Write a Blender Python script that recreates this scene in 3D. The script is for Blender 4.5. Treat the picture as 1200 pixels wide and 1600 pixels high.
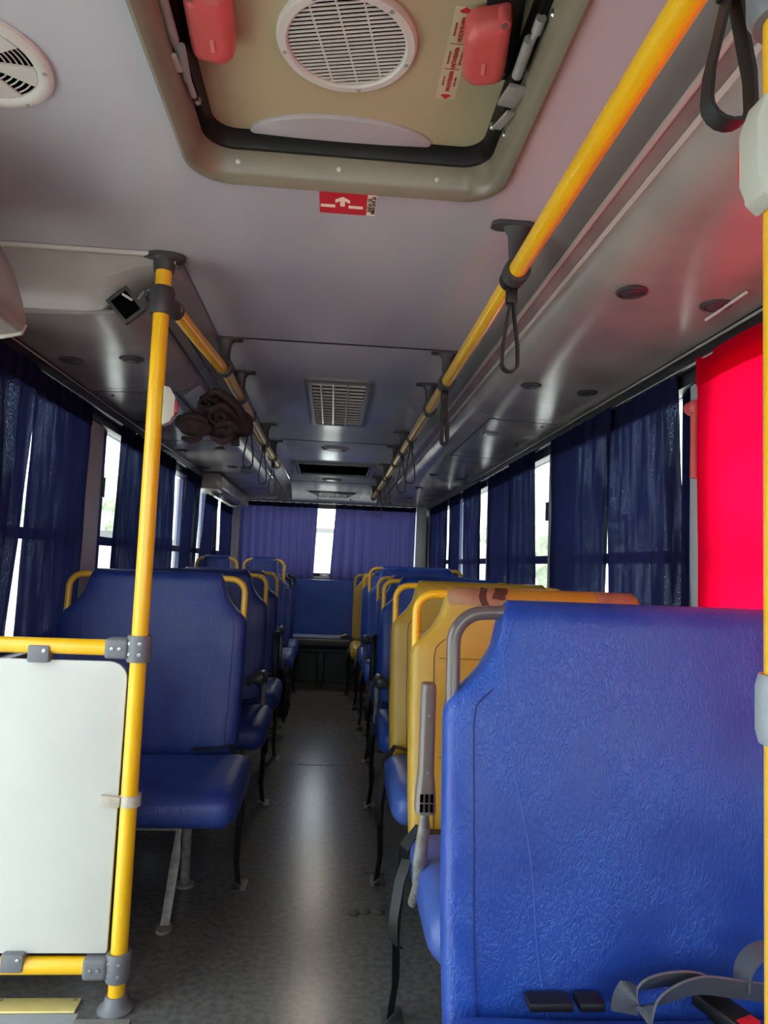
import bpy, bmesh, math, random
from mathutils import Vector, Matrix, noise
random.seed(7)
for o in list(bpy.data.objects): bpy.data.objects.remove(o)
SC = bpy.context.scene
COL = SC.collection
pi = math.pi

# ------------------------------------------------------------------ camera
F_PX, CAM_H = 1100.0, 1.135
CR = Vector((0.99645093, -0.07413462, 0.03986988))
CD = Vector((0.04537597, 0.07413462, -0.99621538))
CF = Vector((0.07089831, 0.99448887, 0.07723545))
cam = bpy.data.cameras.new('camera')
cam.sensor_fit = 'AUTO'; cam.sensor_width = 36; cam.lens = F_PX / 1600 * 36
cam.clip_start = .02
camo = bpy.data.objects.new('camera', cam); COL.objects.link(camo)
m3 = Matrix((CR, -CD, -CF)).transposed()
camo.matrix_world = Matrix.Translation((0, 0, CAM_H)) @ m3.to_4x4()
SC.camera = camo

def at(px, py, x=None, y=None, z=None):      # a measured pixel and one known coordinate give a world point
    v = CR * ((px - 600) / F_PX) + CD * ((py - 800) / F_PX) + CF
    t = x / v.x if x is not None else y / v.y if y is not None else (z - CAM_H) / v.z
    return Vector((0, 0, CAM_H)) + v * t

# ------------------------------------------------------------------ world and light
W = bpy.data.worlds.new('overcast'); SC.world = W; W.use_nodes = True
nt = W.node_tree; nt.nodes.clear()
out = nt.nodes.new('ShaderNodeOutputWorld'); bg = nt.nodes.new('ShaderNodeBackground')
tc = nt.nodes.new('ShaderNodeTexCoord'); sx = nt.nodes.new('ShaderNodeSeparateXYZ'); rp = nt.nodes.new('ShaderNodeValToRGB')
nt.links.new(tc.outputs['Generated'], sx.inputs[0]); nt.links.new(sx.outputs['Z'], rp.inputs[0]); nt.links.new(rp.outputs[0], bg.inputs[0])
rp.color_ramp.elements[0].position = 0.0; rp.color_ramp.elements[0].color = (.92, .95, 1, 1)
rp.color_ramp.elements[1].position = .7; rp.color_ramp.elements[1].color = (.80, .89, 1, 1)
bg.inputs[1].default_value = 4.0
nt.links.new(bg.outputs[0], out.inputs[0])

sun = bpy.data.lights.new('sun', 'SUN'); sun.energy = 7; sun.angle = math.radians(3); sun.color = (1, .96, .9)
suno = bpy.data.objects.new('sun', sun); COL.objects.link(suno)
suno.rotation_euler = Vector((.36, .20, .92)).to_track_quat('Z', 'Y').to_euler()

def portal(name, loc, rot, sx_, sy_):
    l = bpy.data.lights.new(name, 'AREA'); l.shape = 'RECTANGLE'; l.size = sx_; l.size_y = sy_
    l.cycles.is_portal = True
    o = bpy.data.objects.new(name, l); o.location = loc; o.rotation_euler = rot; COL.objects.link(o)
portal('windshield_daylight', (0, -1.32, 1.28), (pi/2, 0, 0), 1.9, .95)
portal('door_daylight', (-1.07, 1.05, .85), (pi/2, 0, -pi/2), 1.5, 2.1)
portal('left_window_daylight', (-1.09, 4.6, 1.25), (pi/2, 0, -pi/2), 5.4, .95)
portal('right_window_daylight', (1.09, 3.1, 1.25), (pi/2, 0, pi/2), 8.2, .95)
portal('rear_window_daylight', (-.05, 7.53, 1.4), (pi/2, 0, pi), 1.8, .75)

SC.view_settings.view_transform = 'Standard'
SC.view_settings.look = 'None'
SC.view_settings.gamma = 1
SC.view_settings.use_curve_mapping = False
SC.view_settings.exposure = 0.38

# ------------------------------------------------------------------ materials
def srgb(r, g, b):
    f = lambda c: (c/255/12.92) if c/255 <= .04045 else ((c/255 + .055)/1.055)**2.4
    return (f(r), f(g), f(b), 1)

def mat(name, col, rough=.5, metal=0, var=0, vscale=6, bump=0, bscale=80, col2=None, spec=.5, stretch=None, coat=0, rvar=0, det=5):
    m = bpy.data.materials.new(name); m.use_nodes = True
    n = m.node_tree.nodes; L = m.node_tree.links; p = n['Principled BSDF']
    c = srgb(*col)
    p.inputs['Base Color'].default_value = c
    p.inputs['Roughness'].default_value = rough; p.inputs['Metallic'].default_value = metal
    p.inputs['Specular IOR Level'].default_value = spec
    p.inputs['Coat Weight'].default_value = coat
    g = n.new('ShaderNodeNewGeometry')
    src = g.outputs['Position']
    if stretch:
        mp = n.new('ShaderNodeMapping'); mp.inputs['Scale'].default_value = stretch
        L.new(src, mp.inputs[0]); src = mp.outputs[0]
    if var or rvar:
        nz = n.new('ShaderNodeTexNoise'); nz.inputs['Scale'].default_value = vscale; nz.inputs['Detail'].default_value = det
        L.new(src, nz.inputs['Vector'])
    if var:
        r = n.new('ShaderNodeValToRGB'); r.color_ramp.elements[0].position = .3; r.color_ramp.elements[1].position = .7
        c2 = srgb(*col2) if col2 else tuple(x*(1-var) for x in c[:3]) + (1,)
        r.color_ramp.elements[0].color = c2; r.color_ramp.elements[1].color = c
        L.new(nz.outputs[0], r.inputs[0]); L.new(r.outputs[0], p.inputs['Base Color'])
    if rvar:
        mr = n.new('ShaderNodeMapRange'); mr.inputs['From Min'].default_value = .3; mr.inputs['From Max'].default_value = .7
        mr.inputs['To Min'].default_value = rough - rvar; mr.inputs['To Max'].default_value = rough + rvar
        L.new(nz.outputs[0], mr.inputs[0]); L.new(mr.outputs[0], p.inputs['Roughness'])
    if bump:
        b = n.new('ShaderNodeTexNoise'); b.inputs['Scale'].default_value = bscale; b.inputs['Detail'].default_value = 3
        L.new(src, b.inputs['Vector'])
        bn = n.new('ShaderNodeBump'); bn.inputs['Strength'].default_value = bump; bn.inputs['Distance'].default_value = .004
        L.new(b.outputs[0], bn.inputs['Height']); L.new(bn.outputs[0], p.inputs['Normal'])
    return m

def leather(name, col, col2, rough=.38, wr=.36, worn=34):
    m = bpy.data.materials.new(name); m.use_nodes = True
    n = m.node_tree.nodes; L = m.node_tree.links; p = n['Principled BSDF']
    p.inputs['Roughness'].default_value = rough
    tcn = n.new('ShaderNodeTexCoord')
    mp = n.new('ShaderNodeMapping'); mp.inputs['Scale'].default_value = (1.3, 1, .6); L.new(tcn.outputs['Object'], mp.inputs[0])
    wz = n.new('ShaderNodeTexNoise'); wz.inputs['Scale'].default_value = 26; wz.inputs['Detail'].default_value = 4
    L.new(mp.outputs[0], wz.inputs['Vector'])
    add = n.new('ShaderNodeMixRGB'); add.blend_type = 'ADD'; add.inputs[0].default_value = .10
    L.new(mp.outputs[0], add.inputs[1]); L.new(wz.outputs['Color'], add.inputs[2])
    vo = n.new('ShaderNodeTexVoronoi'); vo.feature = 'DISTANCE_TO_EDGE'; vo.inputs['Scale'].default_value = 85
    L.new(add.outputs[0], vo.inputs['Vector'])
    mr = n.new('ShaderNodeMapRange'); mr.inputs['From Max'].default_value = .16; L.new(vo.outputs['Distance'], mr.inputs[0])
    nz = n.new('ShaderNodeTexNoise'); nz.inputs['Scale'].default_value = 7; nz.inputs['Detail'].default_value = 6
    L.new(tcn.outputs['Object'], nz.inputs['Vector'])
    msk = n.new('ShaderNodeMapRange'); msk.inputs['From Min'].default_value = .36; msk.inputs['From Max'].default_value = .6
    L.new(nz.outputs[0], msk.inputs[0])
    h = n.new('ShaderNodeMath'); h.operation = 'MULTIPLY'; L.new(mr.outputs[0], h.inputs[0]); L.new(msk.outputs[0], h.inputs[1])
    f = n.new('ShaderNodeTexNoise'); f.inputs['Scale'].default_value = 160; f.inputs['Detail'].default_value = 2
    L.new(mp.outputs[0], f.inputs['Vector'])
    h2 = n.new('ShaderNodeMath'); h2.operation = 'ADD'; L.new(h.outputs[0], h2.inputs[0]); L.new(f.outputs[0], h2.inputs[1])
    bn = n.new('ShaderNodeBump'); bn.inputs['Strength'].default_value = wr; bn.inputs['Distance'].default_value = .002
    L.new(h2.outputs[0], bn.inputs['Height']); L.new(bn.outputs[0], p.inputs['Normal'])
    r = n.new('ShaderNodeValToRGB'); r.color_ramp.elements[0].position = .3; r.color_ramp.elements[1].position = .72
    r.color_ramp.elements[0].color = srgb(*col); r.color_ramp.elements[1].color = srgb(*col2)
    L.new(nz.outputs[0], r.inputs[0])
    inv = n.new('ShaderNodeMapRange'); inv.inputs['From Max'].default_value = .035; inv.inputs['To Min'].default_value = .5; inv.inputs['To Max'].default_value = 0
    L.new(vo.outputs['Distance'], inv.inputs[0])
    wm = n.new('ShaderNodeMath'); wm.operation = 'MULTIPLY'; L.new(inv.outputs[0], wm.inputs[0]); L.new(msk.outputs[0], wm.inputs[1])
    wc = n.new('ShaderNodeMixRGB'); wc.inputs[2].default_value = srgb(*[min(255, c + worn) for c in col2]); L.new(wm.outputs[0], wc.inputs[0]); L.new(r.outputs[0], wc.inputs[1])
    L.new(wc.outputs[0], p.inputs['Base Color'])
    return m

def cloth(name, dif, trans, tfac, pin=0, rough=1):
    m = bpy.data.materials.new(name); m.use_nodes = True
    n = m.node_tree.nodes; L = m.node_tree.links; n.remove(n['Principled BSDF'])
    o = n['Material Output']
    d = n.new('ShaderNodeBsdfDiffuse'); d.inputs[0].default_value = srgb(*dif)
    t = n.new('ShaderNodeBsdfTranslucent'); t.inputs[0].default_value = trans + (1,)
    mx = n.new('ShaderNodeMixShader'); mx.inputs[0].default_value = tfac
    L.new(d.outputs[0], mx.inputs[1]); L.new(t.outputs[0], mx.inputs[2])
    last = mx.outputs[0]
    if pin:
        g = n.new('ShaderNodeNewGeometry')
        nz = n.new('ShaderNodeTexNoise'); nz.inputs['Scale'].default_value = 420; nz.inputs['Detail'].default_value = 1
        L.new(g.outputs['Position'], nz.inputs['Vector'])
        big = n.new('ShaderNodeTexNoise'); big.inputs['Scale'].default_value = 9; big.inputs['Detail'].default_value = 2
        mpp = n.new('ShaderNodeMapping'); mpp.inputs['Scale'].default_value = (1, 2.2, .35)
        L.new(g.outputs['Position'], mpp.inputs[0]); L.new(mpp.outputs[0], big.inputs['Vector'])
        a = n.new('ShaderNodeMapRange'); a.inputs['From Min'].default_value = .56; a.inputs['From Max'].default_value = .72; a.inputs['To Max'].default_value = pin
        L.new(nz.outputs[0], a.inputs[0])
        b = n.new('ShaderNodeMapRange'); b.inputs['From Min'].default_value = .42; b.inputs['From Max'].default_value = .62
        L.new(big.outputs[0], b.inputs[0])
        mu = n.new('ShaderNodeMath'); mu.operation = 'MULTIPLY'; L.new(a.outputs[0], mu.inputs[0]); L.new(b.outputs[0], mu.inputs[1])
        tr = n.new('ShaderNodeBsdfTransparent'); tr.inputs[0].default_value = (.55, .7, 1, 1)
        m2 = n.new('ShaderNodeMixShader'); L.new(mu.outputs[0], m2.inputs[0]); L.new(last, m2.inputs[1]); L.new(tr.outputs[0], m2.inputs[2])
        last = m2.outputs[0]
    L.new(last, o.inputs[0])
    return m

def glassmat(name, tint=(.93, .97, .96)):
    m = bpy.data.materials.new(name); m.use_nodes = True
    n = m.node_tree.nodes; L = m.node_tree.links; n.remove(n['Principled BSDF']); o = n['Material Output']
    t = n.new('ShaderNodeBsdfTransparent'); t.inputs[0].default_value = tint + (1,)
    g = n.new('ShaderNodeBsdfGlossy'); g.inputs['Roughness'].default_value = .02
    lw = n.new('ShaderNodeLayerWeight'); lw.inputs[0].default_value = .5
    pw = n.new('ShaderNodeMath'); pw.operation = 'POWER'; pw.inputs[1].default_value = 5; L.new(lw.outputs['Facing'], pw.inputs[0])
    fr = n.new('ShaderNodeMath'); fr.operation = 'MULTIPLY_ADD'; fr.inputs[1].default_value = .9; fr.inputs[2].default_value = .04; L.new(pw.outputs[0], fr.inputs[0])
    mx = n.new('ShaderNodeMixShader'); L.new(fr.outputs[0], mx.inputs[0]); L.new(t.outputs[0], mx.inputs[1]); L.new(g.outputs[0], mx.inputs[2])
    L.new(mx.outputs[0], o.inputs[0])
    return m

M = dict(
 ceil=mat('grey_ceiling_laminate', (188, 187, 191), .23, var=.10, vscale=2.2, stretch=(2, .8, 1), col2=(176, 175, 180), det=1),
 duct=mat('grey_duct_plastic', (164, 155, 148), .24, var=.2, vscale=4, col2=(140, 131, 126), det=2),
 band=mat('dark_grey_band', (128, 126, 124), .4, var=.1),
 seam=mat('seam_black', (30, 28, 28), .6),
 black=mat('black_plastic', (22, 22, 24), .42),
 rubber=mat('black_rubber', (10, 9, 9), .45, spec=.3),
 channel=mat('black_channel', (26, 27, 30), .3),
 alu=mat('brushed_aluminium', (170, 168, 165), .25, metal=1, var=.1, vscale=30),
 lens=mat('dusty_pink_lamp_lens', (176, 150, 148), .35, var=.4, vscale=9, stretch=(1, .5, 1), col2=(140, 116, 112)),
 beige=mat('beige_gelcoat', (132, 123, 103), .3, var=.12, vscale=4, col2=(120, 112, 95)),
 lid=mat('cream_lid', (182, 168, 132), .5, var=.1, vscale=3),
 mould=mat('lavender_grey_moulding', (170, 165, 165), .5),
 white=mat('white_plastic', (205, 200, 190), .45, var=.06),
 offw=mat('offwhite_box', (180, 178, 164), .45),
 panel=mat('white_laminate', (205, 206, 198), .35, var=.05, vscale=5, col2=(198, 199, 192)),
 red=mat('coral_red_plastic', (205, 88, 84), .4, var=.08),
 redsign=mat('sign_red', (205, 40, 52), .5),
 cream=mat('sign_cream', (245, 228, 200), .5),
 ink=mat('black_ink', (25, 22, 22), .6),
 redink=mat('red_ink', (190, 40, 40), .6),
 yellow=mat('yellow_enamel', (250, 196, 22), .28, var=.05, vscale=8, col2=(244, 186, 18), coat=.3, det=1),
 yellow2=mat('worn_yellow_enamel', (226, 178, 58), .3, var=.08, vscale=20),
 ybase=mat('yellow_step_paint', (232, 216, 138), .5, var=.1, vscale=20),
 grey=mat('grey_clamp_plastic', (112, 114, 118), .45, var=.06),
 dgrey=mat('dark_grey_clamp', (62, 60, 62), .45),
 brown=mat('brown_grey_enamel', (98, 86, 84), .3, coat=.3),
 steel=mat('painted_grey_steel', (150, 152, 148), .4, var=.2, vscale=40, col2=(110, 100, 90)),
 chrome=mat('dull_chrome', (190, 190, 190), .3, metal=1),
 strut=mat('dull_steel_strut', (178, 175, 170), .35, metal=.4, var=.2, vscale=40),
 arm=mat('taupe_armrest', (128, 118, 112), .38),
 armblk=mat('grey_black_armrest', (58, 60, 58), .4),
 blue=leather('blue_vinyl', (18, 58, 150), (38, 82, 174)),
 navy=leather('shaded_blue_vinyl', (27, 47, 116), (40, 62, 136), .40),  # same blue vinyl as the right seats, left side's shade put into the colour
 slate=leather('faded_blue_vinyl', (40, 70, 150), (72, 98, 170), .35, .15, 14),
 yel=leather('yellow_vinyl', (182, 144, 44), (194, 158, 58), .36, .08, 8),
 patch=mat('brown_tape', (178, 140, 106), .45, var=.3, vscale=25, col2=(150, 108, 78)),
 hole=mat('bare_cloth_hole', (88, 58, 42), .9, var=.3, vscale=80),
 stitchb=mat('dark_blue_thread', (18, 34, 105), .6),
 thread2=mat('pale_blue_thread', (70, 106, 190), .5),
 stitchy=mat('brown_thread', (96, 70, 22), .6),
 belt=mat('black_belt_webbing', (26, 26, 28), .5, bump=.3, bscale=600),
 beltg=mat('charcoal_belt_webbing', (92, 95, 100), .40, bump=.3, bscale=600),
 bred=mat('buckle_red', (214, 30, 44), .35),
 floor=mat('dark_speckled_vinyl', (118, 115, 110), .22, var=.3, vscale=50, bump=.04, bscale=300, col2=(88, 87, 84)),
 diamond=mat('worn_diamond_plate', (150, 150, 145), .5, var=.3, vscale=30),
 stepg=mat('grey_step', (130, 132, 132), .6, var=.1),
 wall=mat('grey_side_panel', (128, 128, 130), .5, var=.08),
 pillar=mat('pale_grey_pillar', (176, 178, 182), .45, var=.05),
 frame=mat('dark_blue_window_frame', (34, 44, 92), .35),
 curtain=cloth('navy_curtain', (36, 38, 68), (.006, .008, .032), .30, pin=.15),
 rcurtain=cloth('violet_blue_curtain', (74, 71, 122), (.036, .037, .11), .38),
 hem=cloth('navy_hem', (30, 32, 58), (.005, .006, .02), .1),
 redc=cloth('red_curtain', (225, 8, 40), (.90, .002, .040), .55),
 redh=cloth('red_hem', (200, 6, 36), (.7, .001, .04), .4),
 glass=glassmat('clear_glass'),
 garment=mat('brown_knit', (56, 41, 40), .9, var=.15, vscale=20, bump=.15, bscale=400),
 paper=mat('printed_paper', (205, 205, 210), .6),
 tie=mat('clear_packing_tape', (196, 186, 168), .3, var=.25, vscale=90),
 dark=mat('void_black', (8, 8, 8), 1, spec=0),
 grill=mat('metal_louvre', (150, 148, 148), .25, metal=.8),
 lampg=mat('lamp_lens_warm', (215, 205, 190), .3),
 brownplate=mat('dark_brown_plate', (58, 46, 48), .4),
 ptext=mat('grey_letter', (196, 186, 186), .5),
 ground=mat('pale_concrete', (206, 202, 194), .8, var=.1),
 bwall=mat('cream_render', (214, 210, 196), .8, var=.05),
 broof=mat('grey_sheet_roof', (120, 118, 116), .6),
 leaf=mat('leaf_green', (206, 216, 190), .7, var=.4, vscale=4),
 trunk=mat('bark', (90, 74, 60), .9),
)

# ------------------------------------------------------------------ mesh helpers
class B:
    def __init__(s): s.v = []; s.f = []
    def add(s, vs, fs):
        o = len(s.v); s.v += [tuple(v) for v in vs]; s.f += [tuple(i + o for i in f) for f in fs]; return s
    def box(s, x0, x1, y0, y1, z0, z1):
        vs = [(x, y, z) for x in (x0, x1) for y in (y0, y1) for z in (z0, z1)]
        return s.add(vs, [(0, 1, 3, 2), (4, 6, 7, 5), (0, 4, 5, 1), (2, 3, 7, 6), (0, 2, 6, 4), (1, 5, 7, 3)])
    def obox(s, c, ax, ay, az, hx, hy, hz):
        c, ax, ay, az = Vector(c), Vector(ax).normalized(), Vector(ay).normalized(), Vector(az).normalized()
        vs = [c + ax*hx*i + ay*hy*j + az*hz*k for i in (-1, 1) for j in (-1, 1) for k in (-1, 1)]
        return s.add(vs, [(0, 1, 3, 2), (4, 6, 7, 5), (0, 4, 5, 1), (2, 3, 7, 6), (0, 2, 6, 4), (1, 5, 7, 3)])
    def loft(s, rings, cap=True, closed=True):
        n = len(rings[0]); o = len(s.v)
        for r in rings: s.v += [tuple(p) for p in r]
        for i in range(len(rings) - 1):
            for j in range(n if closed else n - 1):
                a, b = o + i*n + j, o + i*n + (j+1) % n
                s.f.append((a, b, b + n, a + n))
        if cap and closed:
            s.f.append(tuple(o + j for j in reversed(range(n)))); s.f.append(tuple(o + (len(rings)-1)*n + j for j in range(n)))
        return s
    def tube(s, pts, r, n=12, cap=True, rx=None):
        pts = [Vector(p) for p in pts]; rings = []; up = None
        for i, p in enumerate(pts):
            t = (pts[min(i+1, len(pts)-1)] - pts[max(i-1, 0)]).normalized()
            if up is None:
                up = t.orthogonal().normalized()
            up = (up - t*up.dot(t)).normalized(); w = t.cross(up)
            rr = r[i] if isinstance(r, (list, tuple)) else r
            rings.append([p + (up*math.cos(2*pi*k/n) + w*math.sin(2*pi*k/n))*rr for k in range(n)])
        return s.loft(rings, cap)
    def cyl(s, a, b, r, n=20): return s.tube([a, b], r, n)
    def lathe(s, c, ax, prof, n=32, cap=True):      # prof: (radius, height) pairs
        c, ax = Vector(c), Vector(ax).normalized(); u = ax.orthogonal().normalized(); w = ax.cross(u)
        return s.loft([[c + ax*h + (u*math.cos(2*pi*k/n) + w*math.sin(2*pi*k/n))*r for k in range(n)] for r, h in prof], cap)
    def ribbon(s, pts, side, w, t=.0016):
        pts = [Vector(p) for p in pts]; rings = []
        for i, p in enumerate(pts):
            d = (pts[min(i+1, len(pts)-1)] - pts[max(i-1, 0)]).normalized()
            sv = Vector(side[i] if isinstance(side, list) else side)
            sv = (sv - d*sv.dot(d)).normalized(); nn = d.cross(sv)
            rings.append([p + sv*w/2*a + nn*t*b for a, b in ((-1, -1), (1, -1), (1, 1), (-1, 1))])
        return s.loft(rings)
    def prism(s, poly, fn, d0, d1):                  # poly of (u, v); fn(u, v, d) -> point
        n = len(poly)
        vs = [fn(u, v, d0) for u, v in poly] + [fn(u, v, d1) for u, v in poly]
        fs = [tuple(range(n)), tuple(reversed(range(n, 2*n)))] + [(i, i+n, (i+1) % n + n, (i+1) % n) for i in range(n)]
        return s.add(vs, fs)
    def grid(s, fn, nu, nv):
        vs = [fn(i/nu, j/nv) for i in range(nu+1) for j in range(nv+1)]
        return s.add(vs, [(i*(nv+1)+j, (i+1)*(nv+1)+j, (i+1)*(nv+1)+j+1, i*(nv+1)+j+1) for i in range(nu) for j in range(nv)])
    def build(s, name, m, parent=None, bevel=0, smooth=40, local=False, seg=2):
        me = bpy.data.meshes.new(name)
        bm = bmesh.new(); vv = [bm.verts.new(v) for v in s.v]
        for f in s.f:
            try: bm.faces.new([vv[i] for i in f])
            except ValueError: pass
        bmesh.ops.recalc_face_normals(bm, faces=bm.faces)
        if bevel:
            es = [e for e in bm.edges if len(e.link_faces) == 2 and e.calc_face_angle(0) > .6]
            bmesh.ops.bevel(bm, geom=es, offset=bevel, segments=seg, affect='EDGES', profile=.6, clamp_overlap=True)
        if parent is None and not local:
            xs = [v.co for v in bm.verts]
            lo = [min(c[i] for c in xs) for i in range(3)]; hi = [max(c[i] for c in xs) for i in range(3)]
            off = Vector(((lo[0]+hi[0])/2, (lo[1]+hi[1])/2, lo[2]))
        elif parent is not None and not local:
            off = Vector(); q = parent
            while q: off += q.location; q = q.parent
        else: off = Vector()
        if off.length: bmesh.ops.translate(bm, verts=bm.verts, vec=-off)
        bm.to_mesh(me); bm.free()
        me.materials.append(m)
        if smooth:
            me.polygons.foreach_set('use_smooth', [True]*len(me.polygons)); me.set_sharp_from_angle(angle=math.radians(smooth))
        o = bpy.data.objects.new(name, me); COL.objects.link(o)
        if parent is None: o.location = off if not local else (0, 0, 0)
        else: o.parent = parent
        return o

def tag(o, label=None, cat=None, group=None, kind=None):
    if label: o['label'] = label
    if cat: o['category'] = cat
    if group: o['group'] = group
    if kind: o['kind'] = kind
    return o
def thing(name, loc, label, cat, group=None):
    o = bpy.data.objects.new(name, None); o.empty_display_size = .05; o.location = loc; COL.objects.link(o)
    return tag(o, label, cat, group)
def struct(name, b, m, parent=None, **k):
    o = b.build(name, m, parent, **k)
    if parent is None: o['kind'] = 'structure'
    return o
def copy_tree(o, parent=None):
    c = o.copy(); COL.objects.link(c)
    if parent: c.parent = parent
    for ch in list(o.children): copy_tree(ch, c)
    return c
def arc(c, u, v, r, a0, a1, n=8):
    c, u, v = Vector(c), Vector(u), Vector(v)
    return [c + (u*math.cos(a0+(a1-a0)*i/n) + v*math.sin(a0+(a1-a0)*i/n))*r for i in range(n+1)]
def rrect(x0, x1, y0, y1, r, n=6):
    p = []
    for cx, cy, a in ((x1-r, y1-r, 0), (x0+r, y1-r, pi/2), (x0+r, y0+r, pi), (x1-r, y0+r, 1.5*pi)):
        p += [(cx + r*math.cos(a + pi/2*i/n), cy + r*math.sin(a + pi/2*i/n)) for i in range(n+1)]
    return p
def text(txt, size, origin, xd, yd, m, parent, name='lettering', space=1, squeeze=1, bold=0):
    cu = bpy.data.curves.new('t', 'FONT'); cu.body = txt; cu.size = size; cu.align_x = 'CENTER'; cu.align_y = 'CENTER'; cu.space_character = space
    cu.extrude = .0003; cu.resolution_u = 2; cu.offset = bold
    o = bpy.data.objects.new('t', cu); COL.objects.link(o)
    bpy.context.view_layer.update()
    me = bpy.data.meshes.new_from_object(o.evaluated_get(bpy.context.evaluated_depsgraph_get()))
    bpy.data.objects.remove(o)
    off = Vector(); q = parent
    while q: off += q.location; q = q.parent
    xd, yd = Vector(xd).normalized(), Vector(yd).normalized(); zd = xd.cross(yd)
    me.transform(Matrix.Translation(Vector(origin) - off) @ Matrix((xd, yd, zd)).transposed().to_4x4() @ Matrix.Diagonal((squeeze, 1, 1, 1)))
    me.materials.clear(); me.materials.append(m)
    r = bpy.data.objects.new(name, me); COL.objects.link(r); r.parent = parent
    return r

# ================================================================== SETTING
ZC = 1.95
YR = 7.45
YF = -1.3
# floor with a step well at the left door
b = B().box(-.575, 1.1, YF, YR, -.06, 0).box(-1.1, -.575, 1.905, YR, -.06, 0).box(-1.1, -.575, YF, .45, -.06, 0)
floor = struct('floor', b, M['floor'], smooth=0)
struct('trim_1', B().box(-1.1, -.577, .45, 1.9, -.30, -.26), M['stepg'], smooth=0)
struct('trim_2', B().box(-1.1, -.577, 1.888, 1.903, -.259, -.002), M['stepg'], smooth=0)
# walls
def wall(name, s, pillars):
    x0, x1 = sorted((s*1.06, s*1.10))
    y0 = 1.9 if s < 0 else YF
    b = B().box(x0, x1, y0, YR, 0, .80).box(x0, x1, YF, YR, 1.74, 2.02)
    if s < 0: b.box(x0, x1, YF, .45, -.3, .8)
    w = struct(name, b, M['wall'], smooth=0)
    for a, c in pillars:
        p0, p1 = sorted((s*1.005, s*1.10))
        B().box(p0, p1, a, c, .80, 1.689).build('pillar', M['pillar'], w, bevel=.008)
    p0, p1 = sorted((s*1.0, s*1.06))
    B().box(p0, p1, (1.99 if s < 0 else YF), YR-.09, 1.69, 1.727).build('header', M['channel'], w, bevel=.004)
    B().box(p0, p1, (1.92 if s < 0 else YF), YR, .74, .80).build('sill', M['wall'], w, bevel=.006)
    return w
PL = [(1.86, 1.98), (2.90, 3.10), (4.98, 5.10), (5.84, 5.94), (6.95, 7.45)]
PR = [(-1.3, -1.2), (.25, .37), (1.80, 1.925), (3.10, 3.24), (4.44, 4.57), (5.85, 5.97), (7.05, 7.45)]
wl = wall('wall_left', -1, PL); wr = wall('wall_right', 1, PR)
def window(n, s, y0, y1, bar=1.2, slide=None):
    xo, xi = s*1.075, s*1.05
    x0, x1 = sorted((xi, xo))
    z0, z1 = .80, 1.74
    b = B(); jb = .13 if s > 0 else .17
    for a in ((y0, y0+jb, z0, z1), (y1-.035, y1, z0, z1), (y0+jb, y1-.035, z0, z0+.04), (y0+jb, y1-.035, z1-.05, z1), (y0+jb, y1-.035, bar-.02, bar+.02)):
        b.box(x0, x1, *a)
    w = struct('window_%d' % n, b, M['frame'], smooth=0)
    g = s*1.062
    B().box(min(g, g+.004*s), max(g, g+.004*s), y0+jb+.001, y1-.036, z0+.041, bar-.021).build('glass_pane', M['glass'], w, smooth=0)
    B().box(min(g, g+.004*s), max(g, g+.004*s), y0+jb+.001, y1-.036, bar+.021, z1-.051).build('glass_pane', M['glass'], w, smooth=0)
    return w
n = 1
ws = {}
for s, P in ((-1, PL), (1, PR)):
    for (a, c), (d, e) in zip(P[:-1], P[1:]):
        ws[(s, n)] = window(n, s, c, d); n += 1
# sash latches seen in the left and right gaps
for s, y, z in ((-1, 3.17, 1.435), (1, 3.30, 1.43)):
    k = [w for (ss, i), w in ws.items() if ss == s and abs(w.location.y - y) < .75][0]
    B().box(*sorted((s*1.018, s*1.0485)), y-.03, y+.03, z-.045, z+.045).build('sash_latch', M['black'], k, bevel=.006)

# rear wall, window and corner pillars
b = B().box(-1.1, 1.1, YR, YR+.08, 0, 1.0).box(-1.1, 1.1, YR, YR+.08, 1.76, 2.02).box(-1.1, -1.0, YR, YR+.08, 1.0, 1.76).box(.93, 1.1, YR, YR+.08, 1.0, 1.76)
wb = struct('wall_rear', b, M['wall'], smooth=0)
for x0, x1 in ((-1.06, -.965), (.87, .985)):
    B().box(x0, x1, YR-.08, YR-.002, .98, 1.78).build('corner_pillar', M['pillar'], wb, bevel=.02)
B().box(-.965, .87, 7.14, YR-.002, .93, .965).build('parcel_shelf', mat('dark_grey_shelf', (74, 78, 84), .5), wb, bevel=.01)
b = B()
for a in ((-.999, .929, 1.001, 1.04), (-.999, .929, 1.72, 1.759)): b.box(a[0], a[1], YR+.01, YR+.04, a[2], a[3])
for a in ((-.999, -.96), (.89, .929)): b.box(a[0], a[1], YR+.01, YR+.04, 1.04, 1.72)
wn = struct('window_%d' % n, b, M['black'], smooth=0); n += 1
B().box(-.959, .889, YR+.022, YR+.028, 1.041, 1.719).build('glass_pane', M['glass'], wn, smooth=0)
B().box(-.12, -.02, YR+.005, YR+.02, 1.005, 1.03).build('window_catch', M['chrome'], wn, bevel=.003)
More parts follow.
